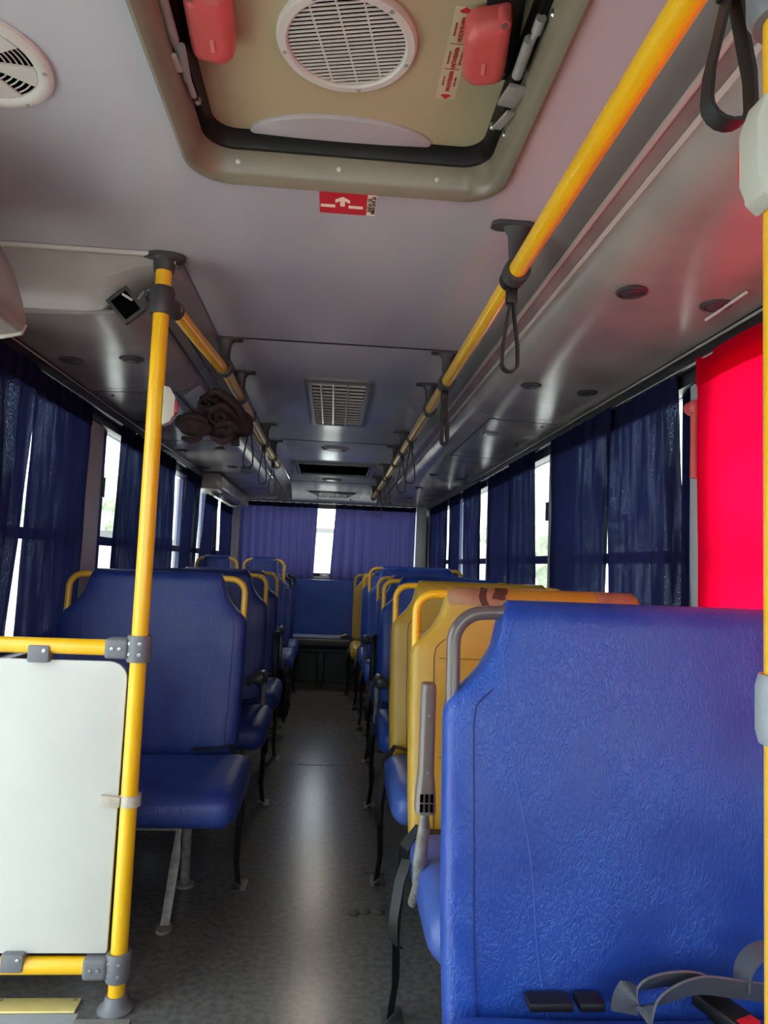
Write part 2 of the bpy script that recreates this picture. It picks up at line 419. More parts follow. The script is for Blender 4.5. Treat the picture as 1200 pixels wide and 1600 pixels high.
# front bulkhead with windshield, left door
b = B().box(-1.1, 1.1, YF-.08, YF, -.06, .78).box(-1.1, 1.1, YF-.08, YF, 1.78, 2.02).box(-1.1, -1.0, YF-.08, YF, .78, 1.78).box(1.0, 1.1, YF-.08, YF, .78, 1.78)
struct('wall_front', b, M['wall'], smooth=0)
wn = struct('window_%d' % n, B().box(-.012, .012, YF-.06, YF-.03, .781, 1.779), M['black'], smooth=0)
B().box(-.999, -.013, YF-.048, YF-.042, .781, 1.779).build('glass_pane', M['glass'], wn, smooth=0)
B().box(.013, .999, YF-.048, YF-.042, .781, 1.779).build('glass_pane', M['glass'], wn, smooth=0)
b = B()
for a in ((.452, .51, -.25, 1.73), (1.80, 1.858, -.25, 1.73), (.51, 1.80, -.25, -.18), (.51, 1.80, 1.67, 1.73), (.51, 1.80, .7, .75)): b.box(-1.09, -1.065, *a)
d = struct('door_1', b, M['frame'], smooth=0)
B().box(-1.08, -1.075, .511, 1.799, .751, 1.669).build('glass_pane', M['glass'], d, smooth=0)
B().box(-1.08, -1.075, .511, 1.799, -.179, .699).build('glass_pane', M['glass'], d, smooth=0)
B().box(-1.1, -1.065, YF, .45, 1.0, 1.739).build('side_panel', M['wall'], wl, smooth=0)

# ceiling: a roof skin with laminate panels, seams and side ducts below it
H0, H1, HX0, HX1, HR = .78, 1.475, -.335, .33, .085
ceil = struct('ceiling', B().box(-1.1, 1.1, YF-.08, YR+.08, 2.075, 2.12), M['ceil'], smooth=0)
def panel(x0, x1, y0, y1, z=ZC, m='ceil', name='ceiling_panel'):
    return B().box(x0, x1, y0+.002, y1-.002, z, z+.02).build(name, M[m], ceil, bevel=.0015)
b = B()
for q in ((-1.06, .445, YF, H0+.02), (-1.06, HX0+.02, H0+.02, 1.87), (HX1-.02, .445, H0+.02, H1-.02), (HX0+.02, .445, H1-.02, 1.87), (-.445, .445, 1.87, 2.558)):
    b.box(*q, ZC, ZC+.02)
b.build('ceiling_panel', M['ceil'], ceil, smooth=0)
panel(-.445, .445, 2.56, 4.66)
panel(-.445, .445, 4.66, 7.0)
# rear ceiling curves down towards the back window
def rear(u, v):
    x = -.445 + .89*u; a = v
    return (x, 7.002 + .446*a, ZC - .15*a**1.8)
B().grid(rear, 2, 10).grid(lambda u, v: Vector(rear(u, v)) + Vector((0, 0, .02)), 2, 10).build('ceiling_panel', M['ceil'], ceil)
for y in (2.56, 4.66, 7.0):
    B().box(-.445, .445, y-.006, y+.006, ZC-.0015, ZC+.012).build('seam_strip', M['seam'], ceil, smooth=0)
# white edge trim where the near ceiling meets the duct front
B().box(-1.05, -.46, 1.862, 1.875, ZC-.012, ZC-.001).build('edge_bead', M['white'], ceil, bevel=.003)

# side ducts: profile (|x|, z) swept along the bus
PROF = [(.452, 1.948), (.475, 1.92), (.515, 1.885)]
LENS = [(.515, 1.885), (.552, 1.868)]
UND = [(.555, 1.866), (.566, 1.848), (.582, 1.826), (.605, 1.81), (.64, 1.801), (.70, 1.796), (.82, 1.791), (1.0, 1.785), (1.055, 1.783)]
def sweep(b, prof, s, y0, y1, th=.012):
    rings = []
    for y in (y0, y1):
        top = [(s*x, y, z + th) for x, z in reversed(prof)]
        rings.append([(s*x, y, z) for x, z in prof] + top)
    return b.loft(rings)
for s, y0, ti, cuts in ((-1, 1.95, 3, [2.79, 4.10, 5.25, 6.4]), (1, YF, 4, [2.92, 4.07, 5.25, 6.4])):
    ends = [y0] + [c for c in cuts if c > y0] + [YR]
    t = struct('trim_%d' % ti, sweep(B(), PROF, s, y0, YR-.02), M['band'], smooth=30)
    for a, c in zip(ends[:-1], ends[1:]):
        sweep(B(), UND, s, a+.003, c-.003).build('duct_panel', M['duct'], t, smooth=35)
        B().box(*sorted((s*.60, s*1.05)), c-.006, c+.006, 1.812, 1.822).build('seam_strip', M['seam'], t, smooth=0)
    # strip light channel: two aluminium edges and a dusty lens
    for (xa, za) in ((.518, 1.8835), (.553, 1.866)):
        B().tube([(s*xa, y0+.01, za), (s*xa, YR-.12, za)], .0066 if s > 0 else .0045, 8).build('aluminium_edge', M['white'] if s > 0 else M['alu'], t)
    b = B(); rings = [[(s*.522, y, 1.8855), (s*.549, y, 1.8725), (s*.549, y, 1.880), (s*.522, y, 1.892)] for y in (y0+.01, YR-.12)]
    b.loft(rings).build('strip_lens', M['lens'], t, smooth=0) if s > 0 else b.loft(rings).build('strip_lens', M['duct'], t, smooth=0)
    # access panels
    for a, c, x0, x1 in ([(2.84, 3.95, .655, .97)] if s < 0 else [(2.99, 4.02, .66, .96)]):
        b = B()
        for p, q in (((x0, a), (x1, a)), ((x1, a), (x1, c)), ((x1, c), (x0, c)), ((x0, c), (x0, a))):
            zf = lambda x: 1.7985 - (x-.64)*.035
            b.tube([(s*p[0], p[1], zf(p[0])), (s*q[0], q[1], zf(q[0]))], .0028, 6)
        b.build('access_panel_gap', M['seam'], t)
        for yy in (a+.06, a+.5):
            B().lathe((s*(x1-.05), yy, 1.787), (0, 0, -1), [(.006, 0), (.006, .004), (.001, .005)], 8).build('panel_screw', M['ink'], t)
    # curtain channel: black profile with a bright metal lip
    yc0 = 1.96 if s < 0 else YF
    B().box(*sorted((s*.985, s*1.058)), yc0, YR-.08, 1.728, 1.786).build('curtain_channel', M['channel'], t, bevel=.006)
    B().tube([(s*.981, yc0, 1.772), (s*.981, YR-.1, 1.772)], .004, 8).build('channel_lip', M['duct'], t)
    B().tube([(s*.983, yc0, 1.735), (s*.983, YR-.1, 1.735)], .005, 8).build('curtain_rod', M['alu'], t)
# left duct front: the slanting grey end face with a vent hole
t3 = bpy.data.objects['trim_3']
lo = [(-1.055, 1.95, 1.80), (-.84, 1.95, 1.803), (-.70, 1.945, 1.803), (-.66, 1.94, 1.808), (-.60, 1.935, 1.862), (-.565, 1.93, 1.895), (-.53, 1.915, 1.905), (-.455, 1.905, 1.925)]
hi = [(-1.055, 1.878, 1.947), (-.84, 1.878, 1.947), (-.70, 1.878, 1.947), (-.66, 1.878, 1.947), (-.60, 1.878, 1.947), (-.565, 1.878, 1.947), (-.53, 1.878, 1.947), (-.455, 1.878, 1.947)]
b = B()
mid = [tuple(Vector(a).lerp(Vector(c), .55) + Vector((0, -.012, -.012))) for a, c in zip(lo, hi)]
low2 = [(x, 1.99, z - .006 if x < -.7 else z) for x, y, z in lo]
b.loft([hi, mid, lo, low2], cap=False, closed=False).build('duct_front_face', M['duct'], t3, smooth=30)
YV = 1.915
q_ = [at(px, py, y=YV) for px, py in ((174, 471), (197, 454), (220, 483), (198, 502))]
hc = sum(q_, Vector()) / 4
ux = (q_[1]-q_[0]).normalized(); uy = (q_[3]-q_[0]); uy = (uy - ux*uy.dot(ux)).normalized()
un = ux.cross(uy).normalized()
if un.y > 0: un = -un
b = B(); hx, hy = .026, .034
for c0, w_, h_ in ((ux*(hx+.004), .005, hy+.008), (-ux*(hx+.004), .005, hy+.008)): b.obox(hc + c0, ux, uy, un, w_, h_, .008)
for c0 in (uy*(hy+.004), -uy*(hy+.004)): b.obox(hc + c0, ux, uy, un, hx-.001, .005, .008)
vh = thing('vent_opening', hc, 'square black vent opening with grey frame beside the yellow pole top', 'vent')
b.build('frame', M['dgrey'], vh, bevel=.002)
B().obox(hc, ux, uy, un, hx, hy, .003).build('dark_recess', M['dark'], vh, smooth=0)
B().tube([hc - uy*.03 + ux*.012 + un*.004, hc + ux*.022 + un*.004], .0035, 6).build('torn_edge', M['white'], vh)

# ================================================================== ROOF HATCH
h = thing('roof_hatch', (0, 1.13, ZC), 'large beige roof hatch with grille fan cover and red handles', 'roof hatch')
def ring(off, z): return [(x, y, z) for x, y in rrect(HX0+off, HX1-off, H0+off, H1-off, max(HR-off*.75, .02), 8)]
B().loft([ring(0, ZC-.001), ring(-.002, ZC-.008), ring(.006, ZC-.014), ring(.018, ZC-.011), ring(.027, ZC+.004), ring(.034, ZC+.05), ring(.036, ZC+.058), ring(0.0, ZC+.058)], cap=False).build('frame', M['beige'], h, smooth=50)
B().loft([ring(.034, ZC+.048), ring(.047, ZC+.045), ring(.053, ZC+.06), ring(.053, ZC+.085), ring(.02, ZC+.085)], cap=False).build('gasket', M['rubber'], h, smooth=50)
B().loft([ring(.04, ZC+.083), ring(.04, ZC+.115)]).build('lid', M['lid'], h, smooth=30)
ZL = ZC + .083
for px, py in ((372, 252), (530, 265), (683, 281)):
    c = at(px, py, y=1.444); c = Vector((c.x, 1.444, c.z))
    B().lathe(c, (0, -1, -.15), [(.0055, -.002), (.0055, .002), (.003, .0045), (.0005, .005)], 12).build('rivet', M['white'], h)
# round fan grille
gc = Vector((-.014, 1.148, ZL)); gr = .121
g = B().lathe(gc, (0, 0, -1), [(gr, 0), (gr, .006), (gr-.004, .011), (gr-.016, .012), (gr-.02, .009), (gr-.02, .001)], 48, cap=False).build('fan_grille', M['white'], h)
B().lathe(gc, (0, 0, -1), [(gr-.019, .0005), (gr-.019, .002)], 40).build('dark_backing', M['dark'], g)
sd = Vector((1, -.22, 0)).normalized(); sn = Vector((.22, 1, 0)).normalized()
N = 23
for i in range(N):
    d_ = (i - (N-1)/2) * (2*(gr-.02)/N); L_ = math.sqrt(max((gr-.019)**2 - d_*d_, 1e-6))
    B().obox(gc + sn*d_ + Vector((0, 0, -.006)), sd, sn, (0, 0, 1), L_, .0019, .0009).build('slat', M['white'], g, smooth=0)
for dd in (-.045, .0, .045):
    L_ = math.sqrt((gr-.02)**2 - dd*dd)
    B().obox(gc + sd*dd + Vector((0, 0, -.0042)), sn, sd, (0, 0, 1), L_, .0014, .002).build('grille_rib', M['white'], g, smooth=0)
for a in (.3, 1.35, 2.9, 4.2, 5.4):
    c = gc + Vector((math.cos(a), math.sin(a), 0))*(gr-.010) + Vector((0, 0, -.011))
    B().lathe(c, (0, 0, -1), [(.004, 0), (.004, .0015), (.001, .002)], 8).build('screw', M['strut'], g)
# oval moulding at the rear of the lid
c = Vector((-.02, 1.425, ZL))
B().loft([[c + Vector((.19*k*math.cos(2*pi*i/40), .075*k*math.sin(2*pi*i/40) if math.sin(2*pi*i/40) < 0 else 0, -z)) for i in range(40)] for k, z in ((1, 0), (1, .004), (.96, .008), (.5, .011), (.05, .012))]).build('oval_moulding', M['mould'], h)
# red handles and their black base plates
def handle(sgn, c, skew):
    c = Vector(c); d = Vector((skew, 1, 0)).normalized(); w = Vector((1, -skew, 0)).normalized()*sgn     # w points to the hatch centre
    bp = B().obox(c - w*.022 + Vector((0, 0, ZL-.004)), w, d, (0, 0, 1), .030, .105, .004).build('handle_plate', M['black'], h, bevel=.001)
    for q in (-.088, .088):
        B().lathe(c - w*.03 + d*q + Vector((0, 0, ZL-.008)), (0, 0, -1), [(.0075, 0), (.0075, .004), (.003, .005), (.003, .003)], 14).build('plate_bolt', M['chrome'], bp)
    rings = []
    for z, e, k in ((0, 0, 0), (.02, .0, .0), (.034, .003, .004), (.041, .010, .014), (.042, .02, .022)):
        a = [(-.034+e, -.075+e), (.028-e, -.060+k), (.041-e, -.04+k), (.041-e, .058-k), (.026-e, .076-e), (-.034+e, .070-e)]
        poly = []
        for i in range(len(a)):                                  # rounded corners
            p0, p1, p2 = Vector(a[i-1]), Vector(a[i]), Vector(a[(i+1) % len(a)])
            for t_ in (0, .33, .67, 1):
                q0 = p1.lerp(p0, .18); q2 = p1.lerp(p2, .18)
                poly.append((q0*(1-t_)**2 + p1*2*t_*(1-t_) + q2*t_**2))
        rings.append([c + w*p[0] + d*p[1] + Vector((0, 0, ZL-.006-z)) for p in poly])
    hb = B().loft(rings).build('red_handle', M['red'], h, smooth=50)
    B().obox(c + w*.006 + d*.022 + Vector((0, 0, ZL-.049)), w, d, (0, 0, 1), .0035, .014, .0008).build('raised_mark', mat('pale_red_mark', (214, 120, 116), .5), hb, bevel=.0005)
    B().tube([c - w*.02 - d*.072 + Vector((0, 0, ZL-.02)), c - w*.02 - d*.072 + Vector((0, 0, ZL-.046))], .010, 12).build('handle_knob', M['red'], hb)
    B().lathe(c - w*.02 - d*.072 + Vector((0, 0, ZL-.0465)), (0, 0, -1), [(.005, 0), (.005, .002), (.001, .003)], 10).build('knob_screw', M['chrome'], hb)
c1 = at(325, 52, z=1.985); handle(1, (c1.x-.002, c1.y+.005, 0), -.06)
c2 = at(762, 93, z=1.985); handle(-1, (c2.x, c2.y, 0), .14)
# gas struts and their brackets
def stay(pts, zz):
    P = [at(px, py, z=z) for (px, py), z in zip(pts, zz)]
    s_ = B().tube([P[0], P[1]], .0085, 12).build('gas_strut', M['strut'], h)
    B().tube([P[1], P[2]], .0055, 10).build('strut_rod', M['strut'], s_)
    return P
P = stay([(246, -30), (272, 62), (303, 150)], (1.99, 1.985, 1.98))
B().obox(at(268, 98, z=1.975), (1, -.1, 0), (.1, 1, 0), (0, 0, 1), .014, .020, .003).build('strut_bracket', M['offw'], h, bevel=.001)
B().tube([at(283, 72, z=1.98), at(293, 125, z=1.98)], .007, 8).build('strut_pivot', M['strut'], h)
P = stay([(846, 28), (838, 50), (806, 118)], (1.99, 1.988, 1.985)); B().tube([at(828, 62, z=1.985), at(808, 118, z=1.985)], .0095, 12).build('gas_strut', M['strut'], h)
B().obox(at(800, 150, z=1.975), (1, .2, 0), (-.2, 1, 0), (0, 0, 1), .016, .026, .004).build('strut_bracket', M['strut'], h, bevel=.001)
B().obox(at(787, 188, z=1.975), (1, .2, 0), (-.3, 1, 0), (0, 0, 1), .008, .026, .003).build('strut_bracket', M['strut'], h, bevel=.001)
for px, py in ((309, 159), (280, 165), (770, 198), (789, 210), (866, 22)):
    B().lathe(at(px, py, z=1.985), (0, 0, -1), [(.006, -.006), (.006, .003), (.003, .006)], 12).build('strut_bolt', M['chrome'], h)
# ventilation sticker on the lid
a0, a1 = at(729, 14, z=ZL), at(696, 150, z=ZL); d_ = (a1-a0); Ls = d_.length; d_.normalize(); w_ = Vector((d_.y, -d_.x, 0))
mc = (a0+a1)/2 + Vector((0, 0, -.0005))
st = B().obox(mc, d_, w_, (0, 0, 1), Ls/2+.006, .0185, .0004).build('ventilation_sticker', mat('clear_sticker', (196, 182, 150), .35), h, smooth=0)
lz = Vector((0, 0, -.0012))
for k, (t_, l1, l2) in enumerate((('VENTILACION', 'EMPUJE PARA ABRIR', 'TIRE PARA CERRAR'), ('VENTILAÇÃO', 'EMPURRE PARA ABRIR', 'PUXE PARA FECHAR'), ('VENTILATION', 'PUSH TO OPEN', 'PULL TO CLOSE'))):
    pos = mc + d_*((-.0465, .002, .046)[k]*Ls/.155) + lz
    text(t_, .0102, pos, d_, w_, M['redink'], st, squeeze=.84, bold=.0003)
    text(l1, .0048, pos + w_*.0105, d_, w_, M['redink'], st, squeeze=.72)
    text(l2, .0048, pos - w_*.0105, d_, w_, M['redink'], st, squeeze=.72)
for k in (-.0225, .0225):
    B().obox(mc + d_*k*Ls/.155 + lz, d_, w_, (0, 0, 1), .0004, .013, .0003).build('divider', M['redink'], st, smooth=0)
for s_ in (-1, 1):
    pc = mc + d_*s_*(Ls/2-.003) + lz
    B().prism([(0, -.010), (s_*.009, 0), (0, .010), (-s_*.004, .006), (-s_*.004, -.006)], lambda u, v, q: pc + d_*u + w_*v + Vector((0, 0, q)), 0, .0004).build('red_arrow', M['redsign'], st, smooth=0)

# emergency exit sticker
e = B().box(-.064, .043, 1.484, 1.585, ZC-.0012, ZC-.0002).build('emergency_exit_sign', M['redsign'], smooth=0)
tag(e, 'red emergency exit sticker with white arrow on the ceiling behind the hatch', 'sign')
B().box(.0432, .064, 1.488, 1.584, ZC-.0012, ZC-.0002).build('white_panel', M['cream'], e, smooth=0)
pf = lambda u, v, q: Vector((-.012+u, 1.527+v, ZC-.0013-q))
B().prism([(-.0055, .023), (-.0055, .000), (-.0165, .009), (-.0165, -.004), (0, -.019), (.0165, -.004), (.0165, .009), (.0055, .000), (.0055, .023)][::-1], pf, 0, .0004).build('white_arrow', M['cream'], e, smooth=0)
for u in (-.036, .027): B().box(-.012+u-.0165+.003, -.012+u+.0165+.003, 1.545, 1.557, ZC-.0017, ZC-.0013).build('white_bar', M['cream'], e, smooth=0)
text('SAIDA DE', .0125, (.0492, 1.537, ZC-.0016), (0, -1, 0), (-1, 0, 0), M['ink'], e, squeeze=1.15, bold=.0002)
text('EMERGENCIA', .0125, (.0585, 1.537, ZC-.0016), (0, -1, 0), (-1, 0, 0), M['ink'], e, squeeze=1.05, bold=.0002)

# round blower outlet on the near left ceiling
vc = Vector((-.628, 1.155, ZC)); vr = .121
v = thing('round_air_outlet', vc, 'round white air outlet with fanned fins at the upper left', 'vent')
B().lathe(vc, (0, 0, -1), [(vr, 0), (vr, .007), (vr-.006, .012), (vr-.018, .012), (vr-.026, .006), (vr-.026, .001)], 48, cap=False).build('rim', M['white'], v)
B().lathe(vc, (0, 0, -1), [(vr-.025, .0005), (vr-.025, .002)], 40).build('dark_backing', M['dark'], v)
for k in range(6):
    a0 = k*pi/3 + .35
    if k % 1 == 0:
        poly = [(math.cos(a0+q*.09)*r, math.sin(a0+q*.09)*r) for r, q in ((.018, -3), (vr-.026, -3), (vr-.026, 0), (vr-.026, 3), (.018, 3))]
        B().prism(poly, lambda x, y, q: vc + Vector((x, y, -.003-q)), 0, .004).build('blade', M['white'], v, smooth=0)
    for j in range(7):
        r0 = .03 + j*.0095
        B().tube([vc + Vector((math.cos(a0+.30+t_*.11)*r0, math.sin(a0+.30+t_*.11)*r0, -.004)) for t_ in range(5)], .0014, 5).build('fin', M['white'], v)
B().lathe(vc, (0, 0, -1), [(.022, .002), (.022, .009), (.015, .011)], 20).build('hub', M['white'], v)
for a in (.1, 1.15, 2.4, 5.0):
    B().lathe(vc + Vector((math.cos(a), math.sin(a), 0))*(vr-.011) + Vector((0, 0, -.0115)), (0, 0, -1), [(.004, 0), (.004, .0015), (.001, .002)], 8).build('screw', M['strut'], v)

# small grey box over the door at the left edge
bx = thing('door_mechanism_cover', (-.9, 1.5, 1.64), 'grey plastic door mechanism cover at the left edge of the ceiling', 'cover')
pr = [(-1.05, 1.645), (-.80, 1.645), (-.757, 1.655), (-.748, 1.68), (-.76, 1.73), (-.785, 1.80), (-.82, 1.86), (-.87, 1.915), (-1.05, 1.935)]
B().prism(pr, lambda x, z, y: Vector((x, y, z)), 1.25, 1.70).build('shell', M['duct'], bx, bevel=.012)
B().prism([(-1.05, 1.640), (-.81, 1.640), (-.762, 1.652), (-.752, 1.678), (-.80, 1.69), (-1.05, 1.69)], lambda x, z, y: Vector((x, y, z)), 1.701, 1.712).build('lower_lip', M['offw'], bx, bevel=.004)
B().tube([at(0, 478, y=1.705), at(24, 497, y=1.705)], .003, 6).build('edge_line', M['white'], bx)

# ================================================================== CEILING FITTINGS further back
gl = thing('ceiling_louvre', (0, 3.5, ZC), 'rectangular metal return air louvre in the middle of the ceiling', 'vent')
x0, x1, y0, y1 = -.158, .152, 3.05, 4.06
b = B().loft([[(x, y, z) for x, y in rrect(x0+o, x1-o, y0+o*1.6, y1-o*1.6, .03, 4)] for o, z in ((0, ZC), (0, ZC-.012), (.012, ZC-.016), (.03, ZC-.012), (.032, ZC-.001))], cap=False)
b.build('frame', M['band'], gl, smooth=50)
B().box(x0+.03, x1-.03, y0+.05, y1-.05, ZC-.003, ZC-.0005).build('dark_backing', M['dark'], gl, smooth=0)
for i in range(14):
    yy = y0 + .085 + i*(y1-y0-.17)/13
    B().obox((0-.003, yy, ZC-.0095), (1, 0, 0), (0, .7, -.7), (0, .7, .7), (x1-x0)/2-.033, .0055, .0014).build('slat', M['white'], gl, smooth=0)
for xx in (-.085, -.028, .04):
    B().box(xx-.004, xx+.004, y0+.055, y1-.055, ZC-.014, ZC-.004).build('bar', M['duct'], gl, smooth=0)
def dome(name, c, r, label, group=None, m1='duct', m2='lampg', fins=True):
    t = thing(name, c, label, 'light', group)
    c = Vector(c)
    B().lathe(c, (0, 0, -1), [(r, 0), (r, .006), (r*.9, .014), (r*.62, .016), (r*.58, .008)], 28, cap=False).build('rim', M[m1], t)
    B().lathe(c, (0, 0, -1), [(r*.6, .004), (r*.55, .013), (r*.3, .018), (.004, .02)], 24).build('lens', M[m2], t)
    l = bpy.data.lights.new('rear_fill_spot', 'SPOT'); l.energy = 9; l.color = (1, .86, .70); l.shadow_soft_size = .05; l.spot_size = pi*.95; l.spot_blend = .6  # spot added below the fixture to brighten the rear of the bus
    o = bpy.data.objects.new('rear_fill_spot', l); o.location = c + Vector((0, 0, -.035)); COL.objects.link(o)
    return t
dome('ceiling_lamp', (-.013, 4.90, ZC), .095, 'round ceiling lamp just ahead of the far roof hatch')
dome('ceiling_lamp', (-.03, 6.75, ZC), .095, 'round ceiling lamp behind the far roof hatch nearest the rear curtain')
fh = thing('roof_hatch', (-.02, 6.0, ZC), 'far roof hatch seen as a dark slot with pale side edges', 'roof hatch')
b = B()
fx0, fx1, fy0, fy1 = -.36, .325, 5.6, 6.35
b.loft([[(x, y, z) for x, y in rrect(fx0+o, fx1-o, fy0+o, fy1-o, .03, 4)] for o, z in ((0, ZC), (0, ZC-.02), (.012, ZC-.024), (.028, ZC-.02), (.03, ZC-.001))], cap=False)
b.build('frame', M['band'], fh, smooth=50)
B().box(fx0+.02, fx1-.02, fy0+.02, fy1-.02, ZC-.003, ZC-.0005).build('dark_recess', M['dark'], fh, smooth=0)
for xx in (fx0+.045, fx1-.045): B().box(xx-.008, xx+.008, fy0+.05, fy1-.05, ZC-.016, ZC-.004).build('side_rail', M['chrome'], fh, smooth=0)
for xx in (fx0+.13, fx1-.13): B().lathe((xx, fy0+.06, ZC-.005), (0, 0, -1), [(.012, 0), (.012, .01), (.004, .014)], 10).build('catch', M['chrome'], fh)
# rear name plate
yp = 7.33; av = (yp-7.002)/.446; zp = ZC - .15*av**1.8
nrm = Vector((0, -.15*1.8*av**.8/.446, -1)).normalized(); yd = Vector((0, 1, -.15*1.8*av**.8/.446)).normalized()
pc = Vector((-.02, yp, zp)) + nrm*.002
pl = B().prism([(-.245, -.055), (.235, -.055), (.245, -.04), (.20, .0), (.15, .045), (-.15, .045), (-.2, .0), (-.255, -.04)], lambda u, v, q: pc + Vector((1, 0, 0))*u - yd*-v + nrm*q, 0, .006).build('name_plate', M['brownplate'], bevel=.002)
tag(pl, 'dark brown name plate lettered BepoBus above the rear window', 'sign')
text('BepoBus', .085, pc + nrm*.0075, (1, 0, 0), -yd, M['ptext'], pl, squeeze=.92, space=1.05, bold=.0015)
for px, py, zz in ((496, 781, 1.83), (548, 783, 1.83), (521, 786, 1.80)):
    c = at(px, py, y=7.40)
    tag(B().lathe(c, (0, -.4, -1), [(.010, -.03), (.010, .0), (.004, .006)], 10).build('rear_trim_screw', M['chrome']), {496: 'left bright screw below the name plate', 548: 'right bright screw below the name plate', 521: 'middle bright screw above the rear window gap'}[px], 'screw', 'screws above the rear window')

# round spot lights and nozzles set in the side ducts
spots = [(1, .667, 1.55, 'dark round speaker cover nearest the yellow rail on the right duct'),
 (1, .885, 1.575, 'dark round speaker cover beside the loose white strip on the right duct'),
 (1, .676, 2.41, 'inner round nozzle of the second pair on the right duct'),
 (1, .887, 2.43, 'outer round nozzle of the second pair on the right duct'),
 (1, .735, 3.30, 'inner pale nozzle on the right access panel'), (1, .935, 3.32, 'outer pale nozzle on the right access panel'),
 (1, .692, 4.90, 'inner nozzle behind the right access panel'), (1, .90, 5.0, 'outer nozzle behind the right access panel'),
 (1, .693, 5.74, 'inner nozzle of the next to last pair on the right duct'), (1, .925, 5.78, 'outer nozzle of the next to last pair on the right duct'),
 (1, .712, 6.64, 'inner nozzle of the rearmost pair on the right duct'), (1, .92, 6.73, 'outer nozzle of the rearmost pair on the right duct'),
 (-1, .905, 2.40, 'outer dark round nozzle left of the yellow pole'), (-1, .70, 2.376, 'inner ribbed round nozzle left of the yellow pole'),
 (-1, .955, 3.45, 'outer dark nozzle on the left access panel'), (-1, .93, 4.30, 'outer nozzle behind the left access panel'),
 (-1, .70, 4.20, 'inner nozzle behind the left access panel'), (-1, .935, 5.08, 'outer nozzle ahead of the left rear box'), (-1, .73, 5.0, 'inner nozzle ahead of the left rear box')]
for s, x, y, lab in spots:
    big = s > 0 and y < 2
    r = .036 if big else .040 if y < 2.6 and s < 0 else .037
    zz = 1.7965 - max(x-.7, 0)*.04
    pale = s > 0 and 3 < y < 3.5
    t = tag(bpy.data.objects.new('ceiling_nozzle', None), lab, 'nozzle', 'round nozzles in the side ducts'); t.location = (s*x, y, zz); COL.objects.link(t); t.empty_display_size = .03
    c = Vector((s*x, y, zz))
    B().lathe(c, (0, 0, -1), [(r, 0), (r, .003), (r*.88, .007), (r*.72, .007), (r*.68, .003)], 24, cap=False).build('rim', M['duct'] if pale else M['dgrey'], t)
    B().lathe(c, (0, 0, -1), [(r*.70, .002), (r*.62, .006), (r*.3, .009), (.003, .0095)], 20).build('core', M['duct'] if pale else M['dgrey'], t)
tag(B().tube([at(1103, 500, z=1.781), at(1166, 457, z=1.781)], .004, 8).build('loose_trim_strip', M['white']), 'loose thin white strip lying along the right duct above the window', 'strip')

# box duct at the rear left corner
rb = thing('rear_duct_box', (-.92, 6.2, 1.655), 'grey box shaped duct above the rear left windows', 'duct')
B().prism([(-1.05, 1.66), (-.86, 1.66), (-.84, 1.675), (-.845, 1.76), (-.865, 1.782), (-1.05, 1.782)], lambda x, z, y: Vector((x, y, z)), 5.3, 7.0).build('shell', M['duct'], rb, bevel=.012)
B().box(-.965, -.88, 5.6, 6.7, 1.652, 1.66).build('underside_vent', M['dgrey'], rb, bevel=.003)

# ================================================================== HANDRAILS, POLES, STRAPS
ZR = 1.835
def bracket(s, y, xr, parent, m='dgrey'):
    xp = s*(abs(xr) + .012)
    B().loft([[(xr - s*.01 + q*.052, y + w*.022, z) for q, w in ((-1, -.5), (-.7, -1), (.7, -1), (1, -.5), (1, .5), (.7, 1), (-.7, 1), (-1, .5))] for z in (ZC-.0005, ZC-.010)]).build('bracket_plate', M[m], parent, bevel=.002)
    B().loft([[(xr + w_*math.cos(2*pi*k/12), y + d_*math.sin(2*pi*k/12), z) for k in range(12)] for w_, d_, z in ((.034, .018, ZC-.010), (.022, .014, ZC-.03), (.019, .013, ZR+.025), (.019, .02, ZR+.012))]).build('bracket_stem', M[m], parent)
    B().lathe((xr, y-.02, ZR), (0, 1, 0), [(.0215, 0), (.030, 0), (.031, .004), (.031, .036), (.030, .04), (.0215, .04)], 20, cap=False).build('bracket_clamp', M[m], parent)
XR_, XL_ = .40, -.425
rr = thing('ceiling_handrail', (XR_, 3.5, ZR), 'long yellow ceiling handrail running down the right side', 'handrail', 'yellow ceiling handrails')
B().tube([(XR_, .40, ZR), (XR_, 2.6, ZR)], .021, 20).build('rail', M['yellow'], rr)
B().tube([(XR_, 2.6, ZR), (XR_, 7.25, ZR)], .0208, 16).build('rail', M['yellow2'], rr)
for y in (1.575, 2.574, 3.05, 4.2, 4.71, 5.55, 6.4, 7.1): bracket(1, y, XR_, rr)
B().lathe((XR_, 7.25, ZR), (0, 1, 0), [(.026, -.02), (.027, .01), (.015, .02)], 14).build('end_cap', M['dgrey'], rr)
rl = thing('ceiling_handrail', (XL_, 3.5, ZR), 'shorter yellow ceiling handrail starting at the left pole', 'handrail', 'yellow ceiling handrails')
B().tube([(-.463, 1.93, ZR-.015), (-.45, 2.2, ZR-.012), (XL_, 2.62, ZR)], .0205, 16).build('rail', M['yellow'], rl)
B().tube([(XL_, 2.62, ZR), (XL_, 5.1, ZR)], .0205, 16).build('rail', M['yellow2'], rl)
for y in (2.57, 3.02, 4.16, 4.72): bracket(-1, y, XL_, rl)
B().lathe((XL_, 5.1, ZR), (0, 1, 0), [(.026, -.03), (.027, .01), (.015, .02)], 14).build('end_cap', M['dgrey'], rl)

